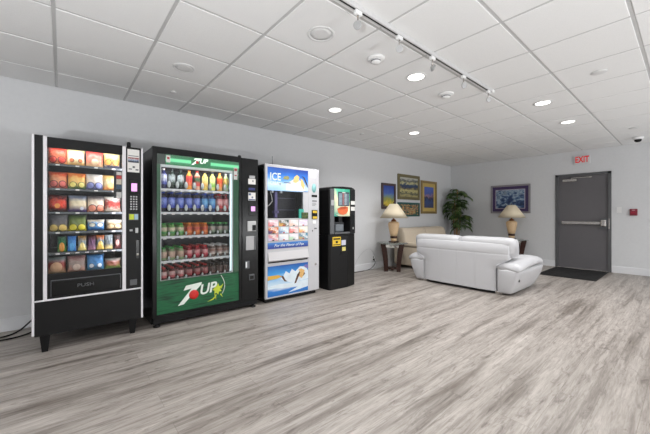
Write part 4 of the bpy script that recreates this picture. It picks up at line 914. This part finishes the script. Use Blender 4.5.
# outlet with cord below the first lamp
ou = thing('wall_outlet', (5.172, YW, 0.185), 'small white wall outlet with a plug, left of the lamp table', 'outlet')
part('plate', M['white'], ou, (5.135, 5.21, YW - 0.007, YW, 0.175, 0.285), bev=0.003)
part('socket', M['greyplastic'], ou, (5.157, 5.188, YW - 0.01, YW - 0.006, 0.24, 0.27), (5.157, 5.188, YW - 0.01, YW - 0.006, 0.19, 0.22), bev=0.003)
def curve_pts(P, n=10):
    P = [Vector(p) for p in P]; out = []
    for i in range(len(P) - 1):
        p0, p1, p2, p3 = P[max(i - 1, 0)], P[i], P[i + 1], P[min(i + 2, len(P) - 1)]
        for k in range(n):
            t = k / n
            out.append(0.5 * ((2 * p1) + (-p0 + p2) * t + (2 * p0 - 5 * p1 + 4 * p2 - p3) * t * t + (-p0 + 3 * p1 - 3 * p2 + p3) * t ** 3))
    return out + [P[-1]]
cd = thing('power_cord', (5.17, YW - 0.03, 0.004), 'thin black power cord from the wall outlet down to the floor', 'cord')
MB().tube(curve_pts([(5.172, YW - 0.02, 0.205), (5.20, YW - 0.04, 0.15), (5.17, YW - 0.03, 0.08), (5.03, YW - 0.045, 0.02), (4.85, YW - 0.06, 0.006), (4.5, YW - 0.07, 0.006), (4.1, YW - 0.06, 0.006)]), 0.005, 6).build('cable', M['rubber'], cd)
MB().box(5.155, 5.19, YW - 0.034, YW - 0.0105, 0.19, 0.222, 0.004).build('plug', M['rubber'], cd)
tag(MB().tube(curve_pts([(4.55, YW - 0.02, 0.02), (4.62, YW - 0.02, 0.20), (4.85, YW - 0.02, 0.40), (5.05, YW - 0.025, 0.44), (5.19, YW - 0.03, 0.30), (5.24, YW - 0.05, 0.10), (5.12, YW - 0.06, 0.012), (4.8, YW - 0.07, 0.008)]), 0.003, 6).build('loose_cable', plain('clear_grey_cable', (186, 188, 192), 0.4)), 'thin pale cable looped loosely against the left wall by the outlet', 'cord')
cd = thing('power_cord', (-0.4, 4.3, 0.006), 'black power cord looped on the floor left of the snack machine', 'cord')
MB().tube(curve_pts([(-0.05, 4.425, 0.20), (-0.2, 4.43, 0.12), (-0.33, 4.34, 0.02), (-0.46, 4.25, 0.008), (-0.7, 4.20, 0.008), (-1.1, 4.22, 0.008)]), 0.008, 8).build('cable', M['rubber'], cd)
MB().tube(curve_pts([(-0.1, 4.41, 0.16), (-0.17, 4.38, 0.10), (-0.2, 4.30, 0.02), (-0.3, 4.19, 0.008), (-0.45, 4.16, 0.008), (-0.75, 4.155, 0.008), (-1.1, 4.16, 0.008)]), 0.008, 8).build('cable', M['rubber'], cd)

# ------------------------------------------------------------------ white sofa (its back to the camera, facing the back wall)
def sring(cx, cy, z, hx, hy, n=28, e=4.0):
    out = []
    for k in range(n):
        a = 2 * PI * k / n; c, s = math.cos(a), math.sin(a)
        out.append((cx + hx * math.copysign(abs(c) ** (2 / e), c), cy + hy * math.copysign(abs(s) ** (2 / e), s), z))
    return out
sf = thing('sofa', (5.4, 2.45, 0), 'white leather sofa seen from behind in the middle of the room', 'sofa')
SCY = 2.462
# back panel with stitched seams
def back_rear(u, v):
    z = 0.045 + v * 0.70
    half = 0.588 + (0.172 * min(1, max(0, (z - 0.36) / 0.16)) ** 1.5 if z > 0.36 else 0)
    y = SCY + (u - 0.5) * 2 * half
    x = 4.885 + 0.012 * ((u - 0.5) * 2) ** 6 * 3 + 0.03 * max(0, v - 0.85) / 0.15 * max(0, v - 0.85) / 0.15
    yy = (u - 0.5) * 2 * half / 0.588
    for s_ in (-0.5, 0.0, 0.5):
        x += 0.006 * math.exp(-((yy - s_) / 0.012) ** 2) * (1 if z < 0.60 else 0)
    x += 0.005 * math.exp(-((z - 0.60) / 0.008) ** 2)
    return Vector((x, y, z))
b = MB(); b.grid(back_rear, 120, 70)
def wrap(pts_fn, n):                                    # sides and top, turned inward
    pass
def edge_side(u0):
    def fn(t_, v):
        p = back_rear(u0, v); return Vector((p.x + t_ * 0.10, p.y, p.z))
    return fn
b.grid(edge_side(0.0), 4, 70); b.grid(edge_side(1.0), 4, 70)
b.grid(lambda u, v: back_rear(u, 1.0) + Vector((v * 0.10, 0, 0.012 * math.sin(v * PI))), 120, 4)
b.box(5.0, 5.15, SCY - 0.55, SCY + 0.55, 0.05, 0.72)
bmesh.ops.remove_doubles(b.bm, verts=b.bm.verts, dist=0.0005); bmesh.ops.recalc_face_normals(b.bm, faces=b.bm.faces)
b.build('backrest', M['leather'], sf)
for sgn in (-1, 1):                                    # two head cushions over the top of the back
    cy = SCY + sgn * 0.404
    rings = []
    for k in range(15):
        v = k / 14; q = (1 - abs(2 * v - 1) ** 6) ** 0.5 if 0 < v < 1 else 0.0
        y = cy + (v - 0.5) * 0.806
        ring = []
        for j in range(22):
            a = 2 * PI * j / 22; c, s = math.cos(a), math.sin(a)
            hx, hz = 0.15 * (0.78 + 0.22 * q), 0.152 * (0.84 + 0.16 * q)
            xx = math.copysign(abs(c) ** 0.62, c) * hx; zz = math.copysign(abs(s) ** 0.62, s) * hz
            ring.append((5.085 + xx - 0.02 * (zz / 0.15), y, 0.685 + zz))
        rings.append(ring)
    MB().loft(rings).build('head_cushion', M['leather'], sf)
    rings = []
    for k in range(12):                                # front face of the back, two lower cushions
        v = k / 11; q = (1 - abs(2 * v - 1) ** 6) ** 0.5
        y = SCY + sgn * 0.295 + (v - 0.5) * 0.585
        rings.append([(5.20 + 0.09 * (0.8 + 0.2 * q) * math.copysign(abs(math.cos(a)) ** 0.6, math.cos(a)), y, 0.50 + 0.11 * math.copysign(abs(math.sin(a)) ** 0.6, math.sin(a))) for a in [2 * PI * j / 18 for j in range(18)]])
    MB().loft(rings).build('back_cushion', M['leather'], sf)
    rings = []
    for k in range(12):
        v = k / 11; q = (1 - abs(2 * v - 1) ** 6) ** 0.5
        y = SCY + sgn * 0.295 + (v - 0.5) * 0.585
        rings.append([(5.52 + 0.36 * math.copysign(abs(math.cos(a)) ** 0.5, math.cos(a)), y, 0.35 + 0.085 * (0.8 + 0.2 * q) * math.copysign(abs(math.sin(a)) ** 0.6, math.sin(a))) for a in [2 * PI * j / 18 for j in range(18)]])
    MB().loft(rings).build('seat_cushion', M['leather'], sf)
    # arm: body narrowing to the floor, and an overhanging pad
    prof = [(0.03, 0.735, 5.43, 0.50), (0.05, 0.75, 5.44, 0.52), (0.13, 0.79, 5.455, 0.55), (0.22, 0.825, 5.47, 0.575), (0.30, 0.85, 5.475, 0.585), (0.355, 0.86, 5.475, 0.585), (0.385, 0.85, 5.47, 0.575)]
    rings = []
    for z, yo, xc, hx in prof:
        inner = 0.585; oy = yo + 0.055
        rings.append(sring(xc, SCY + sgn * (inner + oy) / 2, z, hx, (oy - inner) / 2, 36, 7.0))
    MB().loft(rings).build('arm', M['leather'], sf)
    rings = []
    for k in range(17):
        v = k / 16; x = 4.895 + v * 1.15
        q = (1 - abs(2 * v - 1) ** (7 if v > 0.5 else 16)) ** 0.5 if 0 < v < 1 else 0.12
        q = max(q, 0.12 if v > 0.5 else 0.75)
        zc = 0.415 + 0.055 * math.sin(min(1, v * 1.3) * PI * 0.62) - 0.03 * max(0, v - 0.75) / 0.25
        ring = []
        for j in range(24):
            a = 2 * PI * j / 24; c, s = math.cos(a), math.sin(a)
            yy = 0.168 * math.copysign(abs(c) ** 0.6, c) * (0.7 + 0.3 * q); zz = 0.062 * math.copysign(abs(s) ** 0.75, s) * q
            droop = -0.03 * max(0, c) ** 2                                     # outer side droops over the arm
            ring.append((x, SCY + sgn * (0.755 + yy), zc + zz + droop))
        rings.append(ring)
    MB().loft(rings).build('arm_pad', M['leather'], sf)
    for x in (4.98, 5.82):
        MB().box(x - 0.035, x + 0.035, SCY + sgn * 0.62 - 0.05, SCY + sgn * 0.62 + 0.05, 0.0, 0.05, 0.006).build('foot', M['steel'], sf)
    # piping where the back meets the arm
    MB().tube(curve_pts([(4.888, SCY + sgn * 0.592, 0.05), (4.888, SCY + sgn * 0.592, 0.25), (4.888, SCY + sgn * 0.592, 0.37), (4.89, SCY + sgn * 0.605, 0.41), (4.89, SCY + sgn * 0.66, 0.455), (4.89, SCY + sgn * 0.72, 0.48)]), 0.006, 6).build('piping', M['seam'], sf)
part('base', M['rubber'], sf, (4.97, 5.82, SCY - 0.62, SCY + 0.62, 0.035, 0.28))
part('care_tag', M['blackgloss'], sf, (4.975, 5.0, SCY - 0.882, SCY - 0.862, 0.215, 0.255))

# beige sofa along the left wall
bs2 = thing('sofa', (6.85, 3.98, 0), 'beige leather sofa along the left wall behind the white sofa', 'sofa')
def cush(name, x0, x1, y0, y1, z0, z1, e=0.35, n=14, lean=0.0):
    rings = []
    for k in range(n + 1):
        v = k / n; q = max(0.0, 1 - abs(2 * v - 1) ** 5) ** 0.5; q = max(q, 0.5)
        x = x0 + v * (x1 - x0); ring = []
        for j in range(24):
            a = 2 * PI * j / 24; c, s = math.cos(a), math.sin(a)
            zz = math.copysign(abs(s) ** e, s) * (z1 - z0) / 2 * (0.86 + 0.14 * q)
            yy = math.copysign(abs(c) ** e, c) * (y1 - y0) / 2 * (0.86 + 0.14 * q) + lean * zz
            ring.append((x, (y0 + y1) / 2 + yy, (z0 + z1) / 2 + zz + 0.006 * math.sin(v * 9)))
        rings.append(ring)
    return MB().loft(rings).build(name, M['beige'], bs2)
BX0, BX1 = 5.76, 7.72
for k in range(2):
    w = (BX1 - BX0 - 0.12) / 2; xa = BX0 + 0.06 + k * w
    cush('back_cushion', xa + 0.004, xa + w - 0.004, 4.12, 4.40, 0.42, 0.875, 0.5, lean=0.22)
    cush('seat_cushion', xa + 0.13 if k == 0 else xa + 0.004, xa + w - 0.004 if k == 0 else xa + w - 0.13, 3.50, 4.16, 0.26, 0.44, 0.5)
for x0, x1 in ((BX0, BX0 + 0.2), (BX1 - 0.2, BX1)):
    a = MB(); a.box(x0, x1, 3.50, 4.38, 0.06, 0.50, 0.05, 4)
    for f_ in a.bm.faces: f_.smooth = True
    a.build('arm', M['beige'], bs2)
    cush('arm_pad', x0 - 0.005, x1 + 0.005, 3.49, 4.30, 0.47, 0.56, 0.6, 8)
part('base', M['beige'], bs2, (BX0 + 0.1, BX1 - 0.1, 3.55, 4.38, 0.06, 0.3), bev=0.02)
for x in (BX0 + 0.1, BX1 - 0.1):
    for y in (3.6, 4.3): MB().box(x - 0.03, x + 0.03, y - 0.03, y + 0.03, 0, 0.07, 0.004).build('foot', M['bronze'], bs2)

# ------------------------------------------------------------------ potted palm in the corner
PXY = (8.24, 4.13)
pl = thing('potted_palm', (PXY[0], PXY[1], 0), 'green potted palm with several canes in the corner behind the sofas', 'plant')
MB().lathe([(0.12, 0), (0.14, 0.01), (0.175, 0.30), (0.185, 0.31), (0.185, 0.33), (0.165, 0.33), (0.16, 0.29), (0, 0.29)], (PXY[0], PXY[1], 0), 28).build('pot', M['pot'], pl)
MB().lathe([(0, 0.30), (0.158, 0.292), (0.158, 0.285)], (PXY[0], PXY[1], 0), 20).build('soil', M['soil'], pl)
rnd = random.Random(11)
fol = MB()
def frond(base, d, length, droop, wid):
    pts = []; p = Vector(base); d = Vector(d).normalized(); n = 12
    for k in range(n + 1):
        pts.append(p.copy()); p = p + d * (length / n); d = (d + Vector((0, 0, -droop / n))).normalized()
    fol.tube(pts, [0.004 * (1 - 0.7 * k / n) for k in range(n + 1)], 5)
    t = bmesh.new()
    for k in range(2, n + 1):
        for s in (-1, 1):
            ax = (pts[k] - pts[k - 1]).normalized()
            sd = ax.cross(Vector((0, 0, 1)))
            if sd.length < 0.05: sd = Vector((1, 0, 0))
            sd.normalize(); sd *= s
            L = wid * (0.55 + 0.75 * math.sin(PI * min(1, k / n * 0.9))) * rnd.uniform(0.8, 1.15)
            dr = (sd * 0.72 + ax * 0.75 + Vector((0, 0, -0.25))).normalized()
            q0 = pts[k]; q1 = q0 + dr * L * 0.5 + Vector((0, 0, 0.012)); q2 = q0 + dr * L + Vector((0, 0, -0.3 * L))
            w = ax * 0.013
            v = [t.verts.new(a) for a in (q0 - w * 0.4, q0 + w * 0.4, q1 + w, q1 - w, q2)]
            for f_ in (t.faces.new((v[0], v[1], v[2], v[3])), t.faces.new((v[3], v[2], v[4]))): f_.smooth = True
    fol._add(t)
stems = []
for k in range(5):
    a = 2 * PI * k / 5 + 0.4; r0 = 0.03 + 0.03 * (k % 2)
    bx, by = PXY[0] + r0 * math.cos(a), PXY[1] + r0 * math.sin(a)
    hgt = (1.86, 1.42, 1.58, 1.0, 1.2)[k]
    lean = 0.07
    pts = [(bx + lean * math.cos(a) * (j / 8) ** 1.5, by + lean * math.sin(a) * (j / 8) ** 1.5, 0.28 + (hgt - 0.28) * j / 8) for j in range(9)]
    MB().tube(pts, [0.02 - 0.008 * j / 8 for j in range(9)], 8).build('stem', M['cane'], pl)
    tx, ty, tz = pts[-1]
    nf = 13
    for f_ in range(nf):
        aa = 2 * PI * f_ / nf + rnd.uniform(-0.3, 0.3)
        el = rnd.uniform(0.25, 1.5)
        dx, dy = math.cos(aa), math.sin(aa)
        ln = rnd.uniform(0.24, 0.40)
        lim = 1.0
        if dx > 0.2: lim = min(lim, (8.50 - tx) / (dx * ln * 0.95))
        if dy > 0.2: lim = min(lim, (4.42 - ty) / (dy * ln * 0.95))
        ln *= max(0.5, min(1, lim))
        frond((tx, ty, tz - rnd.uniform(0, 0.22)), (dx, dy, el), ln, rnd.uniform(1.2, 2.2), rnd.uniform(0.10, 0.15))
for v in fol.bm.verts:                                   # leaves bend along the walls instead of passing through
    if v.co.x > 8.53: v.co.x = 8.53 - 0.25 * (v.co.x - 8.53) * rnd.random()
    if v.co.y > 4.44: v.co.y = 4.44 - 0.25 * (v.co.y - 4.44) * rnd.random()
fol.build('foliage', M['leaf'], pl)

# floor mat before the door
mt = thing('door_mat', (7.85, 1.53, 0), 'black rectangular door mat on the floor before the grey door', 'mat')
MB().box(7.22, 8.52, 1.11, 1.945, 0.0, 0.009, 0.004).build('pile', M['mat'], mt)
part('border', M['rubber'], mt, (7.19, 7.22, 1.08, 1.975, 0.0, 0.006), (8.52, 8.54, 1.08, 1.975, 0.0, 0.006), (7.22, 8.52, 1.08, 1.11, 0.0, 0.006), (7.22, 8.52, 1.945, 1.975, 0.0, 0.006))

# ------------------------------------------------------------------ light
w = bpy.data.worlds.new('World'); SC.world = w; w.use_nodes = True
bg = w.node_tree.nodes['Background']; bg.inputs['Color'].default_value = (0.97, 0.985, 1.0, 1); bg.inputs['Strength'].default_value = 0.30
def spot(x, y, e, ang=150, name='downlight_beam'):
    l = bpy.data.lights.new(name, 'SPOT'); l.energy = e; l.spot_size = math.radians(ang); l.spot_blend = 0.7; l.shadow_soft_size = 0.07; l.color = (1.0, 0.99, 0.975)
    o = bpy.data.objects.new(name, l); COL.objects.link(o); o.location = (x, y, H - 0.03)
for x, y, _ in CANS: spot(x, y, 62)
def bounce(x, y, e, sz, tilt):                                # unseen fill lights added to brighten the ceiling, standing in for bounced flash
    l = bpy.data.lights.new('ceiling_fill', 'AREA'); l.shape = 'DISK'; l.size = sz; l.energy = e; l.color = (0.965, 0.985, 1.0)
    o = bpy.data.objects.new('ceiling_fill', l); COL.objects.link(o); o.location = (x, y, 0.6); o.rotation_euler = (PI - tilt, 0, 0)
for x, y, e in ((-1.3, -0.6, 158), (-1.5, 1.4, 10), (1.57, -2.2, 52), (5.1, -3.0, 66), (7.7, -3.0, 42)): bounce(x, y, e, 0.22, 0.0 if x < 0 else 0.5)
for x, y in ((0.9, -0.2), (2.7, -1.2), (4.6, -1.2), (6.6, -1.2), (-1.2, 1.8), (-1.2, -1.2), (7.2, -3.0), (4.6, -3.0)):  # unseen downlights added to light the rest of the room
    disc('downlight', x, y, 0.10, 'added ceiling downlight outside the view, lighting the rest of the room', 'ceiling light', 'added downlights outside the view', True)
    spot(x, y, 26)

# ------------------------------------------------------------------ camera
cam = bpy.data.cameras.new('camera'); cam.lens = 310 / 650 * 36; cam.sensor_width = 36; cam.sensor_fit = 'HORIZONTAL'; cam.shift_y = -2.5 / 650; cam.clip_start = 0.05
co_ = bpy.data.objects.new('camera', cam); COL.objects.link(co_)
co_.location = (0, 0, 1.183); co_.rotation_euler = (PI / 2, 0, -math.radians(90 - 49.697))
SC.camera = co_
vs = SC.view_settings
SC.display_settings.display_device = 'sRGB'
vs.view_transform = 'Standard'; vs.look = 'None'; vs.gamma = 1.0; vs.exposure = 0.15; vs.use_curve_mapping = False
